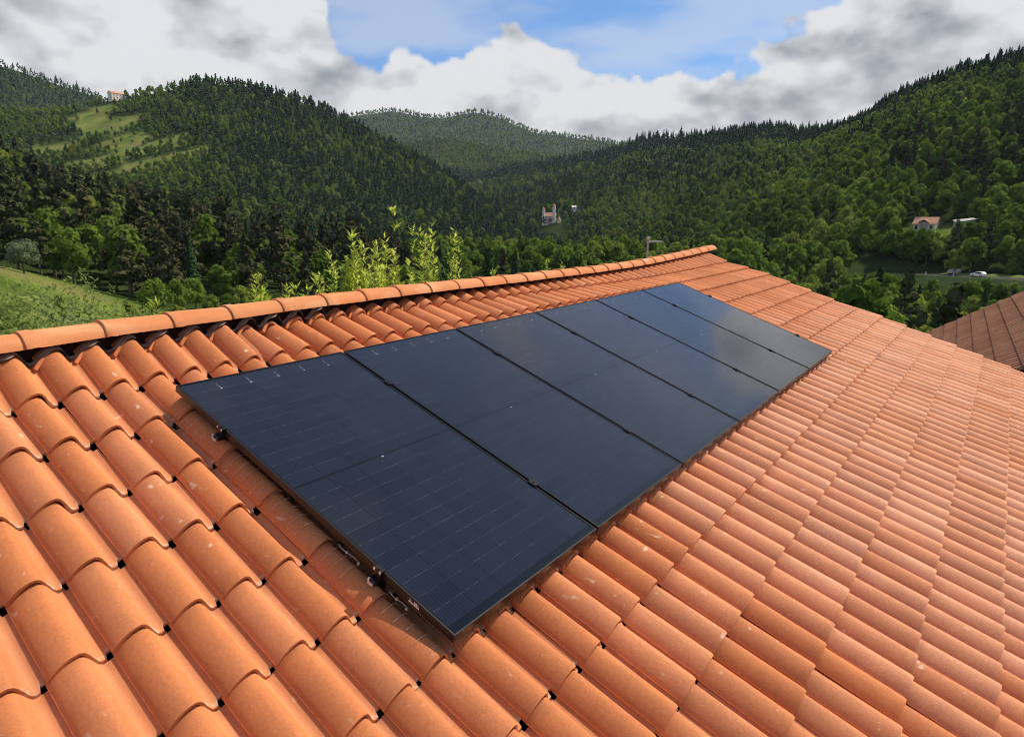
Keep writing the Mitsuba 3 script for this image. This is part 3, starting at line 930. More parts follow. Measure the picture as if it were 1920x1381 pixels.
bv = npos(np.array([[L0 + 0.3, -20.2 * NROW, -0.16], [L1 - 0.3, -20.2 * NROW, -0.16], [L1 - 0.3, 17.5 * NROW, -0.16], [L0 + 0.3, 17.5 * NROW, -0.16]]))
bot = bv.copy()
bot[:, 2] = -8.5
put(f'{neighbour}__wall', (np.vstack([bot, bv]), BOXF), 'render_wall')

# ------------------------------------------------------------------ aerial
t = thing('tv_aerial', 'slim grey television aerial standing behind the far part of the ridge', 'aerial')
ax, ay = 9.16, 1.54
put(f'{t}__mast', tubem([(ax, ay, -0.25), (ax, ay, 0.515)], 0.018, 8), 'galvanised', smooth=40)
dirv = RIGHT * 0.97 + np.array([0.78, 0.58, 0]) * 0.25
dirv /= np.linalg.norm(dirv)
b0 = np.array([ax, ay, 0.425])
put(f'{t}__boom', tubem([b0 - dirv * 0.03, b0 + dirv * 0.26], 0.012, 6), 'galvanised')
prp = np.array([-dirv[1], dirv[0], 0])
for k in range(7):
    c = b0 + dirv * (0.045 + 0.034 * k)
    hl = 0.085 - 0.005 * k
    put(f'{t}__element', tubem([c - prp * hl + [0, 0, 0.013], c + prp * hl + [0, 0, 0.013]], 0.007, 5), 'galvanised')
put(f'{t}__reflector', cat([boxm(ax - 0.045, ax + 0.045, ay - 0.012, ay + 0.012, 0.475, 0.515)]), 'galvanised')


# ------------------------------------------------------------------ plants close to the house
def leaf_quads(P, D, N, L, Wd):
    """Lance-shaped leaves: base points P, directions D, normals N."""
    D = D / (np.linalg.norm(D, axis=1, keepdims=True) + 1e-9)
    S = np.cross(D, N)
    S /= np.linalg.norm(S, axis=1, keepdims=True) + 1e-9
    L, Wd = L[:, None], Wd[:, None]
    U = np.cross(S, D)
    a = P
    b = P + D * L * 0.4 + S * Wd + U * L * 0.05
    c = P + D * L
    d = P + D * L * 0.4 - S * Wd + U * L * 0.05
    n = len(P)
    V = np.stack([a, b, c, d], 1).reshape(-1, 3)
    F = (np.arange(n) * 4)[:, None] + np.array([0, 1, 2, 3])
    return V, F


def shoot_plant(key, x, y, ztop, zbase, spread, nst, rg, dens=1.0, bare=0.0):
    """Young willow-like growth: upright stems set with lance-shaped leaves."""
    stems, P, D = [], [], []
    for s in range(nst):
        a, q = rg.uniform(0, 2 * np.pi), spread * math.sqrt(rg.uniform(0, 1))
        top = np.array([x + 1.5 * q * math.cos(a), y + 1.5 * q * math.sin(a), ztop - (0 if s == 0 else rg.uniform(0.0, 1.0) * (0.35 + spread * 2.2))])
        if s == 0:
            top[:2] = x, y
        base = np.array([x + 0.35 * (top[0] - x), y + 0.35 * (top[1] - y), zbase])
        tt = np.linspace(0, 1, 14)[:, None]
        path = base * (1 - tt) + top * tt + np.stack([np.sin(tt[:, 0] * 5 + s) * 0.03, np.cos(tt[:, 0] * 4 + s) * 0.03, 0 * tt[:, 0]], -1)
        stems.append(tubem(path, np.linspace(0.012, 0.0022, 14), 5))
        H = top[2] - base[2]
        nl = int(H * 50 * dens)
        w = rg.uniform(0.12, 1, nl) ** 0.8
        if bare:
            w = np.concatenate([w[w < 0.55], 1 - 0.035 * rg.uniform(0, 1, 12), bare + 0.04 * rg.uniform(-1, 1, 12)])
        nl = len(w)
        pp = np.stack([np.interp(w, tt[:, 0], path[:, k]) for k in range(3)], -1)
        ph = rg.uniform(0, 2 * np.pi, nl)
        side = rg.integers(0, 7, nl) * 0.9 + s
        pp[:, :2] += np.stack([np.cos(side), np.sin(side)], -1) * (rg.uniform(0, 1, nl) ** 1.5 * (0.03 + 0.20 * (1 - w)))[:, None]
        P.append(pp)
        D.append(np.stack([np.cos(ph), np.sin(ph), rg.uniform(0.25, 1.3, nl)], -1))
    P, D = np.vstack(P), np.vstack(D)
    n = len(P)
    N = rg.normal(0, 0.5, (n, 3)) + [0.2, -0.2, 1]
    V, F = leaf_quads(P, D, N, rg.uniform(0.07, 0.15, n), rg.uniform(0.011, 0.019, n))
    put(f'{key}__stem', cat(stems), 'bark', smooth=60)
    put(f'{key}__foliage', (V, F), 'willow_leaf')


Yb = 4.3
SHOOTS = [  # x at the plane Y = 4.3, top, spread, stems, label
    (3.18, -0.16, 0.07, 3, 'small leafy shoot at the left end of the growth behind the ridge'),
    (3.27, 0.13, 0.07, 4, 'taller of the two leafy shoots left of the clump behind the ridge'),
    (3.50, -0.20, 0.08, 4, 'low leafy shoot between two taller ones behind the ridge'),
    (3.78, -0.05, 0.11, 5, 'bushy light green shoot standing alone left of the big clump'),
    (4.30, -0.18, 0.16, 8, 'low left edge of the big light green clump behind the ridge'),
    (4.58, 0.36, 0.16, 9, 'left pointed stem bundle of the big light green clump'),
    (4.80, 0.62, 0.16, 12, 'tallest bushy plant of the light green clump behind the ridge'),
    (5.20, 0.14, 0.17, 11, 'rounded light green plant in the middle of the clump'),
    (5.66, 0.55, 0.15, 13, 'dense pointed light green plant at the right of the clump'),
    (5.95, 0.18, 0.18, 11, 'low dense light green plant right of the pointed one'),
]
for k, (x, zt, sp, ns, lb) in enumerate(SHOOTS):
    t = thing('leafy_shoot', lb, 'shrub', 'light green growth behind the ridge')
    shoot_plant(t, x, Yb + 0.12 * ((k % 3) - 1), zt, -3.2, sp, ns, np.random.default_rng(100 + k))
SPARSE = [
    (5.84, 1.02, 0.04, 2, 0.72, 'bare thin stem with a star of leaves at its tip, highest of all'),
    (6.28, 0.68, 0.14, 4, 0.9, 'sparse stem with leaf tufts right of the dense clump'),
    (6.72, 0.74, 0.16, 6, 0.0, 'open airy plant with upright twigs right of the clump'),
    (7.32, 0.66, 0.16, 6, 0.0, 'rightmost tall airy plant behind the ridge'),
    (8.45, -0.12, 0.06, 3, 0.0, 'tiny tuft of leaves peeping over the ridge'),
    (10.29, -0.05, 0.14, 5, 0.0, 'leafy tip peeping over the ridge left of the aerial'),
    (10.9, -0.18, 0.08, 3, 0.0, 'smallest leaf tip peeping over the ridge near the aerial'),
    (2.02, -0.08, 0.05, 3, 0.0, 'single leafy tip at the far left above the ridge'),
]
for k, (x, zt, sp, ns, br, lb) in enumerate(SPARSE):
    t = thing('leafy_shoot', lb, 'shrub', 'light green growth behind the ridge')
    shoot_plant(t, x, Yb + 0.1, zt, -3.2, sp, ns, np.random.default_rng(200 + k), dens=0.62, bare=br)


# ------------------------------------------------------------------ trees
def unit(rg, n):
    d = rg.normal(0, 1, (n, 3))
    return d / np.linalg.norm(d, axis=1, keepdims=True)


def clumps(rg, centres, radii, per, size, up=0.25, core=True):
    """Leaf clumps on a set of rounded masses: irregular triangles set about outwards, over a coarse core that stops light."""
    V, F, n = [], [], 0
    ico = trimesh.creation.icosahedron()
    for c, r in zip(centres, radii):
        r = np.asarray(r, float) * np.ones(3)
        d = unit(rg, per)
        d[:, 2] += up
        d /= np.linalg.norm(d, axis=1, keepdims=True)
        p = c + d * r * rg.uniform(0.82, 1.08, (per, 1))
        nn = d / r
        nn = nn / np.linalg.norm(nn, axis=1, keepdims=True) + rg.normal(0, 0.42, (per, 3))
        nn /= np.linalg.norm(nn, axis=1, keepdims=True)
        a = np.cross(nn, unit(rg, per))
        a /= np.linalg.norm(a, axis=1, keepdims=True)
        b = np.cross(nn, a)
        s = size * rg.uniform(0.6, 1.25, (per, 1))
        ang = [0, 2.1, 4.2]
        tri = np.stack([p + s * (math.cos(t) * a + math.sin(t) * b) * rg.uniform(0.7, 1.2, (per, 1)) for t in ang], 1)
        V.append(tri.reshape(-1, 3))
        F.append(np.arange(per * 3).reshape(-1, 3) + n)
        n += per * 3
        if core:
            V.append(c + np.array(ico.vertices) * r * 0.80)
            F.append(np.array(ico.faces) + n)
            n += 12
    return np.vstack(V), np.vstack(F)


def broadleaf(seed, per, size, nb=9, H=10.0, R=3.6):
    rg = np.random.default_rng(seed)
    cs, rs = [], []
    for k in range(nb):
        a, t = rg.uniform(0, 2 * np.pi), (k + 0.5) / nb
        z = H * (0.34 + 0.50 * t)
        q = R * 0.62 * math.sqrt(max(0.05, 1 - (2 * t - 0.85) ** 2)) * rg.uniform(0.5, 1.05)
        cs.append([q * math.cos(a + k * 2.4), q * math.sin(a + k * 2.4), z])
        rr = R * rg.uniform(0.36, 0.54)
        rs.append([rr, rr, rr * rg.uniform(0.8, 1.1)])
    cs.append([0, 0, H * 0.86])
    rs.append([R * 0.42] * 3)
    return clumps(rg, np.array(cs), rs, per, size)


def pine(seed, per, size, H=14.0, R=3.2, nb=9):
    rg = np.random.default_rng(seed)
    cs, rs = [], []
    for k in range(nb):
        t = (k + 0.5) / nb
        z = H * (0.30 + 0.64 * t)
        q = R * (1 - t) ** 0.7 * rg.uniform(0.35, 0.85)
        a = k * 2.4 + rg.uniform(-0.5, 0.5)
        cs.append([q * math.cos(a), q * math.sin(a), z])
        rr = R * (0.62 - 0.40 * t) * rg.uniform(0.8, 1.15)
        rs.append([rr, rr, rr * 0.62])
    cs.append([0, 0, H * 0.95])
    rs.append([R * 0.2, R * 0.2, R * 0.38])
    return clumps(rg, np.array(cs), rs, per, size, up=0.1)


def spruce(seed, n, size, H=14.0, R=2.3):
    rg = np.random.default_rng(seed)
    t = rg.uniform(0, 1, n) ** 0.75
    a = rg.uniform(0, 2 * np.pi, n)
    tier = 0.75 + 0.25 * (1 - (t * 9) % 1.0)
    q = R * (1 - t) * tier
    p = np.stack([q * np.cos(a), q * np.sin(a), H * (0.08 + 0.92 * t) - 0.15 * q], -1)
    d = np.stack([np.cos(a), np.sin(a), -0.35 * np.ones(n)], -1)
    s = np.stack([-np.sin(a), np.cos(a), 0 * a], -1)
    L = size * rg.uniform(0.8, 1.3, (n, 1)) * (0.5 + 0.7 * (1 - t))[:, None]
    V = np.stack([p - d * L * 0.7 + s * 0 + [0, 0, 0.25], p + d * L * 0.5 + s * L * 0.55, p + d * L * 0.5 - s * L * 0.55], 1).reshape(-1, 3)
    F = np.arange(3 * n).reshape(-1, 3)
    k = 7
    ang = np.arange(k) * 2 * np.pi / k
    cone = np.vstack([np.stack([R * 0.72 * np.cos(ang), R * 0.72 * np.sin(ang), np.full(k, H * 0.1)], -1), [[0, 0, H * 0.97]]])
    cf = np.array([[j, (j + 1) % k, k] for j in range(k)])
    return np.vstack([V, cone]), np.vstack([F, cf + 3 * n])


def trunk_mesh(H, r):
    return tubem([(0, 0, -0.6), (0.05, 0.03, H * 0.35), (-0.04, 0.06, H * 0.62), (0.02, 0, H * 0.86)], [r, r * 0.8, r * 0.5, r * 0.15], 6)


KINDS = {  # kind: (material, prototype meshes per level of detail)
    'broad': ('broad_leaf', [[broadleaf(1 + s, 46, 0.62) for s in range(6)], [broadleaf(11 + s, 20, 0.95, nb=7) for s in range(5)], [broadleaf(21 + s, 14, 1.35, nb=4) for s in range(4)]]),
    'pine': ('pine_needles', [[pine(31 + s, 44, 0.55) for s in range(5)], [pine(41 + s, 20, 0.85, nb=7) for s in range(4)], [pine(51 + s, 14, 1.15, nb=4) for s in range(3)]]),
    'fir': ('spruce_needles', [[pine(131 + s, 40, 0.6, H=11.5, R=3.3) for s in range(3)], [pine(141 + s, 20, 0.9, H=11.5, R=3.4, nb=7) for s in range(4)], [pine(151 + s, 14, 1.2, H=11.5, R=3.5, nb=4) for s in range(3)]]),  # dark kind made to stand in for cloud shade on the middle hill
    'spruce': ('spruce_needles', [[spruce(61 + s, 560, 0.8, R=2.7) for s in range(3)], [spruce(71 + s, 200, 1.25, R=2.8) for s in range(3)], [spruce(81 + s, 70, 1.9, R=3.0) for s in range(3)]]),
}
PLY = {k: [[mikit.ply(m, mat) for m in lod] for lod in lods] for k, (mat, lods) in KINDS.items()}
TRUNK = {k: mikit.ply(trunk_mesh(H, r), 'bark', smooth=60) for k, H, r in (('broad', 9.0, 0.24), ('pine', 13.5, 0.26), ('fir', 11.0, 0.24), ('spruce', 13.0, 0.2))}

# sight lines that the photograph shows open: bearing, half width (deg), distance, height of the lowest thing seen
SIGHT = []


def sight(az, hw, r, z):
    SIGHT.append((az, hw, r, (z - CAM[2]) / r))


def scatter():
    out = []
    for r0, r1, sp in ((45, 450, 6.0), (450, 1050, 6.2), (1050, 2000, 10.5), (2000, 3400, 20.0)):
        n = int(2 * r1 / sp)
        gx, gy = np.meshgrid(np.arange(-n // 2, n // 2 + 1) * sp, np.arange(-n // 2, n // 2 + 1) * sp, indexing='ij')
        x = (gx + rng.uniform(-0.48, 0.48, gx.shape) * sp).ravel()
        y = (gy + rng.uniform(-0.48, 0.48, gy.shape) * sp).ravel()
        r, az = np.hypot(x, y), np.degrees(np.arctan2(y, x))
        k = (r >= r0) & (r < r1) & (az > -9) & (az < 84)
        out.append(np.stack([x[k] + CAM[0], y[k] + CAM[1], r[k], az[k], np.full(k.sum(), sp)], -1))
    q = np.vstack(out)
    x, y, r, az, sp = q.T
    u = rng.uniform(0, 1, (4, len(q)))
    n1 = nfbm(np.stack([x / 90, y / 90, 0 * x], -1), 3, 91)
    n2 = nfbm(np.stack([x / 28, y / 28, 0 * x], -1), 2, 95)
    con = np.full(len(q), 0.10)                       # share of conifers
    pinep = np.full(len(q), 0.6)                      # of which pines
    dens = np.full(len(q), 0.97)
    P = (az > 45) & (r < 345)
    con = np.where(P, np.where(r < 165, 0.72, 0.52) + 0.5 * (n2 - 0.5), con)
    con = np.where(P & (r < 104), 0.0, con)
    pinep = np.where(P, 0.96, pinep)
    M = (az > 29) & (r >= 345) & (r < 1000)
    con = np.where(M, np.interp(az, [30, 40, 56, 61, 65, 80], [0.46, 0.78, 0.80, 0.32, 0.04, 0.08]) + 1.2 * (n1 - 0.5), con)  # conifers raised to imitate a cloud shadow, cut where the slope is sunlit
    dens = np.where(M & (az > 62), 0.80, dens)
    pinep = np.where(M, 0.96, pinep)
    Lf = (az > 57) & (r >= 1000)
    con = np.where(Lf, 0.85, con)
    Rr = (az <= 45) & (r >= 215) & (r < 1700)
    Lr = LAYERS['R']
    t = (r - np.interp(az, *FOOT['R'])) / (np.interp(az, Lr[:, 0], Lr[:, 1]) - np.interp(az, *FOOT['R']))
    con = np.where(Rr & ~M, np.clip(sstep(0.62, 0.86, t) * 0.95 + 0.06 + sstep(14, 22, az) * 0.35 * sstep(0.1, 0.4, t) + 0.7 * (n1 - 0.5), 0.02, 0.97), con)
    pinep = np.where(Rr & ~M, np.clip(0.85 - 0.75 * sstep(0.7, 0.95, t), 0, 1), pinep)
    far = (r >= 1500) & (az <= 57)
    con = np.where(far, 0.12 + 1.6 * (n1 - 0.5), con)
    pinep = np.where(far | Lf, 0.8, pinep)
    cl = clear_at(x, y)
    cl = np.maximum(cl, 1.0 * ((r < 116) & (az > 67)))
    cl = np.maximum(cl, 1.0 * ((r < 60) & (az > 45)))
    cl = np.maximum(cl, 1.0 * ((r < 104) & (az > 45) & (az < 57)))
    keep = (u[0] < dens) & (u[1] > np.where(r > 500, 0.84, 1.02) * cl)
    sc = np.where(cl > 0.15, 0.7, 1.0) * rng.uniform(0.68, 1.22, len(q)) * np.select([sp < 6.1, sp < 7, sp < 11], [0.95, 0.70, 0.92], 1.5)
    sc = sc * np.where((r < 104) & (az > 45), 0.36, np.where((r < 122), 0.75, 1.0))
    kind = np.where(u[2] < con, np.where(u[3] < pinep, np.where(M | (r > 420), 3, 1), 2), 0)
    z = terrain(x, y) - 0.3
    Ht = np.array([10.5, 14.0, 14.5, 11.5])[kind] * sc
    # who hides whom: highest ground (with its trees) in front along each bearing
    ab = np.arange(-12, 88, 0.25)
    rb = np.geomspace(30, 3600, 260)
    A, B = np.meshgrid(np.radians(ab), rb, indexing='ij')
    gx, gy = CAM[0] + B * np.cos(A), CAM[1] + B * np.sin(A)
    e = (terrain(gx, gy) + np.where((B > 130) & ~((A < math.radians(16)) & (B < 232)), 5.0, 0.0) - CAM[2]) / B
    hor = np.maximum.accumulate(e, axis=1)
    ia = np.clip(np.round((az - ab[0]) / 0.25).astype(int), 0, len(ab) - 1)
    ir = np.clip(np.searchsorted(rb, r - np.maximum(8, 0.02 * r)) - 1, 0, len(rb) - 1)
    tope = (z + Ht - CAM[2]) / r
    keep &= tope > hor[ia, ir] - 0.004
    for a, hw, rr, ez in SIGHT:                       # low growth where the photograph looks over it
        f = (np.abs(az - a) < hw + np.degrees(2.5 / r)) & (r < rr + 1) & (tope > ez)
        room = np.clip((ez * r + CAM[2] - z) / Ht, 0, 1)
        f2 = np.where(f, room, 1.0)
        sc, Ht = sc * f2, Ht * f2
        tope = (z + Ht - CAM[2]) / r
        keep &= ~((np.abs(az - a) < hw + np.degrees(1.0 / r)) & (np.abs(r - rr) < 5) & (rr > 245))
    keep &= (Ht > 1.6) & (sc > 0.2)
    rdr = np.interp(az, rd_az, rd_r)
    keep &= ~((np.abs(r - rdr) < 4.5) & (az < 15))
    px, py, pz = to_px(np.stack([x, y, z + Ht], -1))
    sil = np.interp(px, [-400, 0, 1340, 1760, 1920, 2400], [700, 650, 465, 620, 690, 900])
    keep &= (py < sil + 110) & (px > -160) & (px < 2080)
    vis = (py < sil - 4) & (px > 0) & (px < 1920)
    out = [v[keep] for v in (x, y, z, r, az, sc, kind, Ht, vis)]
    # young growth on the bank right behind the road
    m = 90
    ea = rng.uniform(3.9, 13.5, m)
    er = np.interp(ea, rd_az, rd_r) + rng.uniform(6.0, 19.0, m)
    ex, ey = CAM[0] + er * np.cos(np.radians(ea)), CAM[1] + er * np.sin(np.radians(ea))
    es = rng.uniform(0.30, 0.72, m)
    more = (ex, ey, terrain(ex, ey) - 0.2, er, ea, es, np.zeros(m, int), 10.5 * es, np.ones(m, bool))
    return [np.concatenate([p, q]) for p, q in zip(out, more)]


# ---- far buildings, road, vehicles
def at_ground(az, r):
    x, y = polar(az, r)
    return np.array([x, y, float(terrain(x, y))])


def prism_roof(w, d, h, rise, over=0.4, th=0.18):
    """Gable roof slabs, ridge along x."""
    parts = []
    for s in (-1, 1):
        a = np.array([0, 0, h + rise + 0.05])
        b = np.array([0, s * (d / 2 + over), h - over * rise / (d / 2)])
        x0, x1 = -w / 2 - over, w / 2 + over
        v = np.array([[x0, a[1], a[2]], [x1, a[1], a[2]], [x1, b[1], b[2]], [x0, b[1], b[2]]])
        v = np.vstack([v, v + [0, 0, th]])
        parts.append((v, BOXF))
    return cat(parts)


def wall_block(w, d, h, rise, depth=3.0):
    prof = Polygon([(-d / 2, -depth), (d / 2, -depth), (d / 2, h), (0, h + rise), (-d / 2, h)])
    m = trimesh.creation.extrude_polygon(prof, w, engine='earcut')
    v = np.array(m.vertices)
    return np.stack([v[:, 2] - w / 2, v[:, 0], v[:, 1]], -1), np.array(m.faces)


def MT(p, rot, s=1.0):
    M = np.eye(4)
    c, q = math.cos(rot), math.sin(rot)
    M[:3, :3] = np.array([[c, -q, 0], [q, c, 0], [0, 0, 1]]) * s
    M[:3, 3] = p
    return M


def windows(key, M, w, d, h, xs, face=-1, z0=0.9, ww=0.9, hh=1.3):
    for x in xs:
        v, f = boxm(x - ww / 2, x + ww / 2, face * d / 2 - 0.03, face * d / 2 + 0.03, z0, z0 + hh)
        k = put(f'{key}__window', xf((v, f), M), 'dark_glass')
        v, f = boxm(x - ww / 2 - 0.1, x + ww / 2 + 0.1, face * d / 2 - 0.12, face * d / 2 + 0.02, z0 - 0.12, z0 - 0.005)
        put(f'{k}__sill', xf((v, f), M), 'white_render')


# farmhouse on the right hillside
p = at_ground(5.0, 272)
p[2] = -5.8
view = math.radians(5.0)
t = thing('farmhouse', 'pale house with orange roof and gabled dormer among the trees on the right hillside', 'house')
M = MT(p, view - math.pi / 2 - 0.25)
put(f'{t}__wall', xf(wall_block(6.6, 5.2, 3.4, 1.9), M), 'white_render')
k = put(f'{t}__roof', xf(prism_roof(6.6, 5.2, 3.4, 1.9), M), 'far_roof_tile')
put(f'{t}__dormer', xf(cat([boxm(-1.4, 1.0, -2.9, -0.2, 0.2, 3.9)]), M), 'grey_render')
dr_ = xf(prism_roof(2.9, 2.7, 0, 0.75, 0.2), MT((0, 0, 0), math.pi / 2))
put(f'{t}__dormer__roof', xf((dr_[0] + [-0.2, -1.5, 3.85], dr_[1]), M), 'far_roof_tile')
windows(t, M, 6.6, 5.2, 3.4, (-2.4, 2.1), -1, 1.4)
sight(5.0, 0.70, 268, p[2] + 1.6)

p = at_ground(2.75, 264)
p[2] = -2.6
t = thing('shed', 'low shed with a pale sloping metal roof right of the hillside house', 'shed')
M = MT(p, math.radians(2.75) - math.pi / 2 + 0.35)
v, f = boxm(-2.6, 2.6, -1.6, 1.6, -2, 1.2)
put(f'{t}__wall', xf((v, f), M), 'grey_render')
v = np.array([[-2.9, -1.9, 0.7], [2.9, -1.9, 1.7], [2.9, 1.9, 2.0], [-2.9, 1.9, 1.3]])
put(f'{t}__roof', xf((np.vstack([v + [0, 0, 0.02], v + [0, 0, 0.12]]), BOXF), M), 'sheet_metal')
sight(2.75, 0.62, 258, p[2] + 0.5)

# castle in the valley
p = at_ground(33.25, 700)
p[2] = -14.0
t = thing('castle', 'small pinkish stone castle with slim pointed towers far down in the wooded valley', 'castle')
M = MT(p, math.radians(33.25) - math.pi / 2 - 0.45)
put(f'{t}__wall', xf(wall_block(11, 9, 12, 3.5, 8), M), 'pale_stone')
put(f'{t}__roof', xf(prism_roof(11, 9, 12, 3.5, 0.3, 0.3), M), 'pink_roof_tile')
put(f'{t}__wing', xf(wall_block(9, 8, 6, 2.5, 8), M @ MT((8.5, -3.0, -2.0), 0.0)), 'pale_stone')
put(f'{t}__wing__roof', xf(prism_roof(9, 8, 6, 2.5, 0.3, 0.3), M @ MT((8.5, -3.0, -2.0), 0.0)), 'pink_roof_tile')
for (tx, ty, th, tr) in ((-6.0, -4.5, 18, 1.5), (6.0, -4.5, 21, 1.6), (13.0, -7.5, 8, 1.8), (-1.0, -6.0, 5, 2.0)):
    tw = trimesh.creation.cylinder(radius=tr, height=th + 8, sections=14)
    tw.apply_translation([tx, ty, (th - 8) / 2])
    k = put(f'{t}__tower', xf((np.array(tw.vertices), np.array(tw.faces)), M), 'white_render', smooth=40)
    cn = trimesh.creation.cone(radius=tr * 1.2, height=tr * 2.6, sections=14)
    cn.apply_translation([tx, ty, th])
    put(f'{k}__roof', xf((np.array(cn.vertices), np.array(cn.faces)), M), 'pink_roof_tile', smooth=40)
windows(t, M, 11, 9, 12, (-3, 0, 3), -1, 7, 1.0, 2.0)
windows(t, M, 11, 9, 12, (-3, 0, 3), -1, 2.5, 1.0, 2.0)
sight(33.2, 1.05, 690, p[2] - 5)

p = at_ground(31.2, 722)
p[2] = 4.6
t = thing('valley_house', 'tiny white house on the wooded slope right above the castle', 'house')
M = MT(p, math.radians(31.2) - math.pi / 2 + 0.3)
put(f'{t}__wall', xf(wall_block(8, 5, 2.8, 1.2), M), 'white_render')
put(f'{t}__roof', xf(prism_roof(8, 5, 2.8, 1.2), M), 'white_render')
windows(t, M, 8, 5, 2.8, (-2, 2), -1, 1)
sight(31.2, 0.42, 715, p[2])

p = at_ground(65.8, 892)
t = thing('hilltop_house', 'pale pinkish house on the saddle of the left skyline', 'house')
M = MT(p + [0, 0, 0.5], math.radians(65.8) - math.pi / 2 + 0.5)
put(f'{t}__wall', xf(wall_block(15, 8, 6, 2.2), M), 'white_render')
put(f'{t}__roof', xf(prism_roof(15, 8, 6, 2.2), M), 'far_roof_tile')
windows(t, M, 15, 8, 6, (-5, -1.5, 2, 5.5), -1, 3.2)
windows(t, M, 15, 8, 6, (-5, -1.5, 2, 5.5), -1, 0.8)
sight(65.8, 0.85, 885, p[2] + 1.0)

p = at_ground(75.8, 108)
p[2] = -5.6
t = thing('stone_hut', 'grey hut cut by the left edge beside the round silvery tree', 'hut')
M = MT(p, math.radians(60))
put(f'{t}__wall', xf(wall_block(3.5, 3.0, 1.5, 0.6), M), 'pale_stone')
put(f'{t}__roof', xf(prism_roof(3.5, 3.0, 1.5, 0.6, 0.2, 0.1), M), 'sheet_metal')
sight(75.8, 1.0, 106, p[2] + 0.5)

# road with vehicles below the right hillside
rd_az, rd_r = np.linspace(-9, 15, 49), np.interp(np.linspace(-9, 15, 49), [-9, -1, 4, 8, 15], [214, 219, 230, 241, 262])
rx, ry = CAM[0] + rd_r * np.cos(np.radians(rd_az)), CAM[1] + rd_r * np.sin(np.radians(rd_az))
rz = np.interp(rd_az, [-9, 0, 6, 15], [-15.4, -16.2, -17.0, -18.2])
C = np.stack([rx, ry, rz], -1)
tg = np.gradient(C, axis=0)
tg[:, 2] = 0
tg /= np.linalg.norm(tg, axis=1, keepdims=True)
sd = np.stack([-tg[:, 1], tg[:, 0], 0 * tg[:, 0]], -1)
if (sd @ np.array([1, 0, 0]))[20] < 0:
    sd = -sd                                            # points away from the house


def strip(offs, zs):
    V = np.vstack([C + sd * o + [0, 0, z] for o, z in zip(offs, zs)])
    n, q = len(C), len(offs)
    f = [[a * n + j, (a + 1) * n + j, (a + 1) * n + j + 1, a * n + j + 1] for a in range(q - 1) for j in range(n - 1)]
    return V, np.array(f)


bsdf('verge_grass', twosided({'type': 'diffuse', 'reflectance': proc(lambda p, n, uv: mix((0.09, 0.13, 0.035), (0.17, 0.21, 0.08), fbm(p.x * 0.7, p.y * 0.7, p.z, 3)))}))
put('road', strip([-2.8, 2.8], [0.3, 0.3]), 'asphalt', kind='structure')
tag('road', 'narrow asphalt road along the foot of the right hillside')
put('road_bank', strip([-12, -6, -3.9, -2.8, -2.81], [-9.0, -2.4, 0.2, 0.29, -0.5]), 'verge_grass', kind='structure', smooth=True)
put('road_cut', strip([2.81, 2.8, 4.2, 9, 14], [-0.5, 0.29, 0.3, 1.2, -2]), 'verge_grass', kind='structure', smooth=True)
for a in np.arange(-2.2, 9.6, 0.8):
    rr = float(np.interp(a, rd_az, rd_r))
    sight(float(a), 0.42, rr + 1, float(np.interp(a, rd_az, rz)) - 0.6)


def car(key, p, rot, L, H, van=False, paint='car_white'):
    M = MT(p, rot)
    hw = 0.86
    prof = [(-L / 2, 0.25), (L / 2, 0.25), (L / 2, 0.75), (L / 2 - 0.1, 0.86), (L * 0.24, 0.95), (L * 0.10, H), (-L * 0.30, H + 0.02), (-L * 0.47, 0.98), (-L / 2, 0.85)]
    if van:
        prof = [(-L / 2, 0.28), (L / 2, 0.28), (L / 2, 0.85), (L * 0.40, 1.05), (L * 0.27, H), (-L / 2 + 0.06, H + 0.02), (-L / 2, H - 0.3)]
    m = trimesh.creation.extrude_polygon(Polygon(prof), 2 * hw, engine='earcut')
    v = np.array(m.vertices)
    put(f'{key}__body', xf((np.stack([v[:, 0], v[:, 2] - hw, v[:, 1]], -1), np.array(m.faces)), M), paint)
    for s in (-1, 1):
        x0, x1 = (-L * 0.34, L * 0.13) if not van else (L * 0.05, L * 0.28)
        v = np.array([[x0, s * (hw + 0.006), 0.98], [x1 + 0.12, s * (hw + 0.006), 0.98], [x1 - 0.10, s * (hw + 0.006), H - 0.10], [x0 + 0.06, s * (hw + 0.006), H - 0.10]])
        v = np.vstack([v, v - [0, s * 0.02, 0]])
        put(f'{key}__window', xf((v, BOXF), M), 'dark_glass')
        for wx in (-L * 0.31, L * 0.31):
            w = trimesh.creation.cylinder(radius=0.31, height=0.2, sections=16)
            w.apply_transform(trimesh.transformations.rotation_matrix(math.pi / 2, [1, 0, 0]))
            w.apply_translation([wx, s * (hw - 0.04), 0.31])
            k = put(f'{key}__wheel', xf((np.array(w.vertices), np.array(w.faces)), M), 'rubber', smooth=40)
            w = trimesh.creation.cylinder(radius=0.18, height=0.02, sections=12)
            w.apply_transform(trimesh.transformations.rotation_matrix(math.pi / 2, [1, 0, 0]))
            w.apply_translation([wx, s * (hw + 0.07), 0.31])
            put(f'{k}__rim', xf((np.array(w.vertices), np.array(w.faces)), M), 'bright_aluminium')
    v, f = boxm(L / 2 - 0.02, L / 2 + 0.015, -0.75, -0.4, 0.62, 0.76)
    put(f'{key}__headlight', xf((v, f), M), 'sheet_metal')
    v, f = boxm(L / 2 - 0.02, L / 2 + 0.015, 0.4, 0.75, 0.62, 0.76)
    put(f'{key}__headlight', xf((v, f), M), 'sheet_metal')


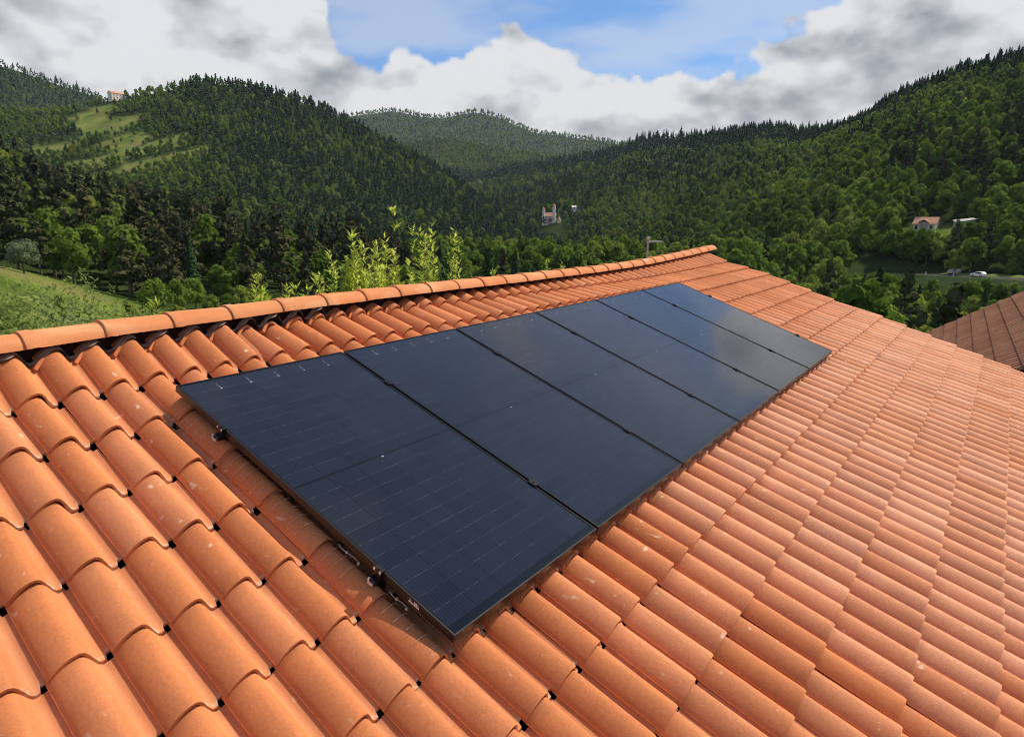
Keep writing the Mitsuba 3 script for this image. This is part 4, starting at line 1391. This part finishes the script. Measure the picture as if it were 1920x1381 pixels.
def road_at(a, off=0.0):
    i = np.array([np.interp(a, rd_az, C[:, k]) for k in range(3)])
    s = np.array([np.interp(a, rd_az, sd[:, k]) for k in range(3)])
    tt = np.array([np.interp(a, rd_az, tg[:, k]) for k in range(3)])
    return i + s * off + [0, 0, 0.3], math.atan2(tt[1], tt[0])


t = thing('car', 'white car standing on the road below the right hillside', 'car')
pp, ro = road_at(1.42, -0.3)
car(t, pp, ro, 3.4, 1.4)
t = thing('van', 'small pale grey van under the trees beyond the road', 'van')
pp, ro = road_at(3.55, 5.2)
car(t, pp + [0, 0, 0.05], ro + 1.2, 2.9, 1.5, True, 'sheet_metal')
for a, lb in ((4.2, 'left one of two short white posts by the road'), (2.55, 'right one of two short white posts by the road, nearer the car')):
    t = thing('road_post', lb, 'post', 'white posts by the road')
    pp, ro = road_at(a, -3.1)
    put(f'{t}__shaft', (tubem([pp - [0, 0, 0.4], pp + [0, 0, 0.85]], 0.11, 8)), 'white_paint', smooth=40)
    put(f'{t}__cap', (tubem([pp + [0, 0, 0.86], pp + [0, 0, 1.0]], 0.115, 8)), 'rubber', smooth=40)

# ---- plant the woods
tx_, ty_, tz_, tr_, ta_, ts_, tk_, th_, tv_ = scatter()
names = ('broad', 'pine', 'spruce', 'fir')
lodi = np.where(tr_ < 430, 0, np.where(tr_ < 1050, 1, 2))
size = np.where(tv_, th_ / tr_, 0)
single = np.zeros(len(tx_), bool)
for kk in range(4):
    idx = np.where(tk_ == kk)[0]
    idx = idx[np.argsort(-size[idx])][:300 if kk < 2 else 120]
    single[idx[size[idx] > 0]] = True
GROUPS = {0: ('broadleaf_tree', 'tree'), 1: ('pine_tree', 'tree'), 2: ('spruce_tree', 'tree'), 3: ('shade_fir_tree', 'tree')}


def tree_label(kk, a, r, tall):
    w = ('broadleaf tree', 'brownish pine', 'dark pointed spruce', 'dark rounded fir')[kk]
    w = ('tall ' if tall > 1.05 else 'small ' if tall < 0.6 else '') + w
    if a > 45 and r < 345:
        at = 'at the foot of the near left slope' if r < 150 else 'halfway up the near left slope' if r < 240 else 'high on the near left slope'
        at += ' above the meadow' if a > 66 else ' left of the light shoots' if a > 57 else ' behind the light shoots'
        return f'{w} {at}', 'near left slope'
    if r < 345 or a <= 22:
        at = ('below the white car' if a < 3 else 'below the white road posts' if a < 6 else 'below the road, left of the posts' if a < 9.5 else 'below the left end of the road' if a < 13 else 'low in the valley past the roof edge') if r < 222 else ('above the white car' if a < 3.5 else 'around the house on the right hillside' if a < 6.5 else 'left of the house on the right hillside') if r < 300 and a < 9.5 else 'beyond the far roof corner' if r < 345 else 'halfway up the right hillside' if r < 520 else 'on the upper right hillside'
        return f'{w} {at}', 'right hillside'
    at = 'near the castle' if 28 < a < 38 and r < 800 else 'on the middle hill, its cloud shade made by dark trees' if 38 <= a < 62 else 'by the fields below the hilltop house' if a >= 62 else 'on the slope right of the castle'
    return f'{w} {at}', 'middle of the valley'


def tmat(i):
    a = rng.uniform(0, 360)
    return T().translate([float(tx_[i]), float(ty_[i]), float(tz_[i])]).rotate([0, 0, 1], float(a)).scale([float(ts_[i] * rng.uniform(0.9, 1.1)), float(ts_[i] * rng.uniform(0.9, 1.1)), float(ts_[i] * rng.uniform(0.92, 1.12))])


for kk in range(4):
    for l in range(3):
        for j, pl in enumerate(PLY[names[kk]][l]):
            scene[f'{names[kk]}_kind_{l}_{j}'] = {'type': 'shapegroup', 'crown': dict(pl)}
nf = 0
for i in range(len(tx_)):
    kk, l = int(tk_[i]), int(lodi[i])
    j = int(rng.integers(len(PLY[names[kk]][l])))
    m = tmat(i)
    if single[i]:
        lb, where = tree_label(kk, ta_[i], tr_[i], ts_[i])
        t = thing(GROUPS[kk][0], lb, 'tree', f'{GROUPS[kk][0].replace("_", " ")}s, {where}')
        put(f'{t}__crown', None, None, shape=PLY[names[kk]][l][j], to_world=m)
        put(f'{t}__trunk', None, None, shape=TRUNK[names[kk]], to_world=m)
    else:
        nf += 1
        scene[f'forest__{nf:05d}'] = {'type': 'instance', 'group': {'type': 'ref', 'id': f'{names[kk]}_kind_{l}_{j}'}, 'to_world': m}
tag('forest', 'dense mixed woods covering the hills all around the valley', 'forest', kind='stuff')
print('trees', len(tx_), 'single', int(single.sum()), 'forest', nf)


# ---- bushes on the slope at the lower left, the silvery tree, broom in flower
def bush(key, p, R, H, seed, mat='bush_leaf', per=170, size=0.085):
    rg = np.random.default_rng(seed)
    cs, rs = [], []
    for k in range(9):
        a = k * 2.4
        q = R * 0.62 * math.sqrt(rg.uniform(0.05, 1))
        cs.append([q * math.cos(a), q * math.sin(a), H * rg.uniform(0.3, 0.8)])
        rr = R * rg.uniform(0.28, 0.5)
        rs.append([rr, rr, rr * rg.uniform(0.9, 1.5)])
    m = clumps(rg, np.array(cs), rs, per, size * R / 1.0)
    # upright tips
    P, D = [], []
    for k in range(26):
        a, q = rg.uniform(0, 6.28), R * 0.8 * math.sqrt(rg.uniform(0, 1))
        n = 26
        w = rg.uniform(0, 1, n)
        top = H * (1.0 + 0.28 * rg.uniform(0, 1)) * (1 - 0.35 * (q / R) ** 2)
        zz = top - w * H * 0.5
        s = 0.05 + 0.10 * w
        P.append(np.stack([q * math.cos(a) + rg.normal(0, 1, n) * s * R * 0.5, q * math.sin(a) + rg.normal(0, 1, n) * s * R * 0.5, zz], -1))
        ph = rg.uniform(0, 6.28, n)
        D.append(np.stack([np.cos(ph), np.sin(ph), rg.uniform(0.3, 1.4, n)], -1))
    P, D = np.vstack(P), np.vstack(D)
    lv = leaf_quads(P, D, rg.normal(0, 0.5, P.shape) + [0, 0, 1], rg.uniform(0.10, 0.2, len(P)) * R * 0.6, rg.uniform(0.025, 0.05, len(P)) * R * 0.6)
    put(f'{key}__foliage', xf(cat([m, lv]), MT(p, rg.uniform(0, 6))), mat)
    put(f'{key}__stem', cat([tubem([p - [0, 0, 0.3], p + [rg.normal(0, 0.3), rg.normal(0, 0.3), H * 0.7]], [0.06, 0.02], 5) for _ in range(4)]), 'bark', smooth=60)


BUSH = [  # pixel column and row of the top, distance, radius, label
    (-30, 548, 26, 2.2, 'green bush at the left edge just above the ridge tiles'),
    (40, 556, 24, 1.9, 'bright green bush second from the left edge above the ridge'),
    (95, 545, 30, 2.4, 'greyish green bush in the middle of the bushy slope at the left'),
    (146, 528, 31, 1.7, 'tall pointed bush standing out of the bushy slope at the left'),
    (190, 565, 33, 2.2, 'pale green bush right of the tall pointed bush'),
    (232, 582, 36, 2.0, 'low bush at the right end of the bushy slope'),
    (10, 532, 38, 2.6, 'bush behind the yellow broom at the left edge'),
    (60, 540, 40, 2.2, 'rounded bush on the upper part of the bushy slope'),
    (278, 575, 42, 1.6, 'small grey green bush near the foot of the dark pines'),
    (300, 568, 30, 0.7, 'small upright light green sapling left of the ridge growth'),
    (120, 585, 22, 1.8, 'low front bush right behind the ridge tiles at the left'),
    (20, 600, 20, 1.8, 'dark low bush at the far left behind the ridge tiles'),
    (112, 562, 40, 2.0, 'pale bush right above the greyish one on the bushy slope'),
    (175, 578, 27, 1.7, 'front bush below the tall pointed one, behind the ridge'),
    (70, 575, 25, 1.6, 'front bush between two ridge joints at the left'),
    (215, 596, 28, 1.2, 'lowest bush at the right end of the slope, touching the ridge line'),
]
AZX = lambda x: math.degrees(math.atan2(FWD[1] + (x - 960) / FPIX * RIGHT[1], FWD[0] + (x - 960) / FPIX * RIGHT[0]))


def ray_px(x, y):
    d = FWD + (x - 960) / FPIX * RIGHT - (y - 690.5) / FPIX * UPV
    return d / math.hypot(d[0], d[1])


for k, (px, py, r, R, lb) in enumerate(BUSH):
    d = ray_px(px, py)
    top = CAM + d * r
    g = float(terrain(top[0], top[1]))
    H = max(1.2, (top[2] - g) / 1.12)
    t = thing('bush', lb, 'bush', 'bushes on the slope at the lower left')
    bush(t, np.array([top[0], top[1], g]), R, H, 300 + k)
d = ray_px(35, 452)
top = CAM + d * 92
g = float(terrain(top[0], top[1]))
t = thing('silvery_tree', 'small round silvery green tree at the edge of the meadow on the left', 'tree')
rg = np.random.default_rng(5)
Ht = top[2] - g
cs = [[1.2 * math.cos(k * 2.4) * rg.uniform(0.3, 1), 1.2 * math.sin(k * 2.4) * rg.uniform(0.3, 1), Ht * (0.42 + 0.42 * k / 8)] for k in range(9)]
put(f'{t}__crown', xf(clumps(rg, np.array(cs), [[0.85, 0.85, 0.8]] * 9, 120, 0.16), MT((top[0], top[1], g), 0.0)), 'silver_leaf')
put(f'{t}__trunk', tubem([(top[0], top[1], g - 0.3), (top[0], top[1], g + Ht * 0.6)], [0.12, 0.05], 6), 'bark', smooth=60)
d = ray_px(4, 515)
top = CAM + d * 40
g = float(terrain(top[0], top[1]))
t = thing('broom_bush', 'broom with yellow flowers at the left edge above the bushes', 'bush')
bush(t, np.array([top[0], top[1], g]), 0.7, max(0.8, (top[2] - g) / 1.1), 777, 'broom_flower', 60, 0.09)

# ------------------------------------------------------------------ air
scene['air'] = {'type': 'homogeneous', 'albedo': {'type': 'rgb', 'value': (0.95, 0.95, 0.96)}, 'sigma_t': {'type': 'rgb', 'value': (0.000030, 0.000037, 0.000052)}}
bsdf('clear', {'type': 'null'})
scene['haze'] = {'type': 'cube', 'to_world': T().translate([0, 0, 275]).scale([9800, 9800, 355]), 'bsdf': {'type': 'ref', 'id': 'clear'}, 'interior': {'type': 'ref', 'id': 'air'}}
tag('haze', 'thin blue haze over the far hills', 'haze', kind='stuff')
scene['camera']['medium'] = {'type': 'ref', 'id': 'air'}
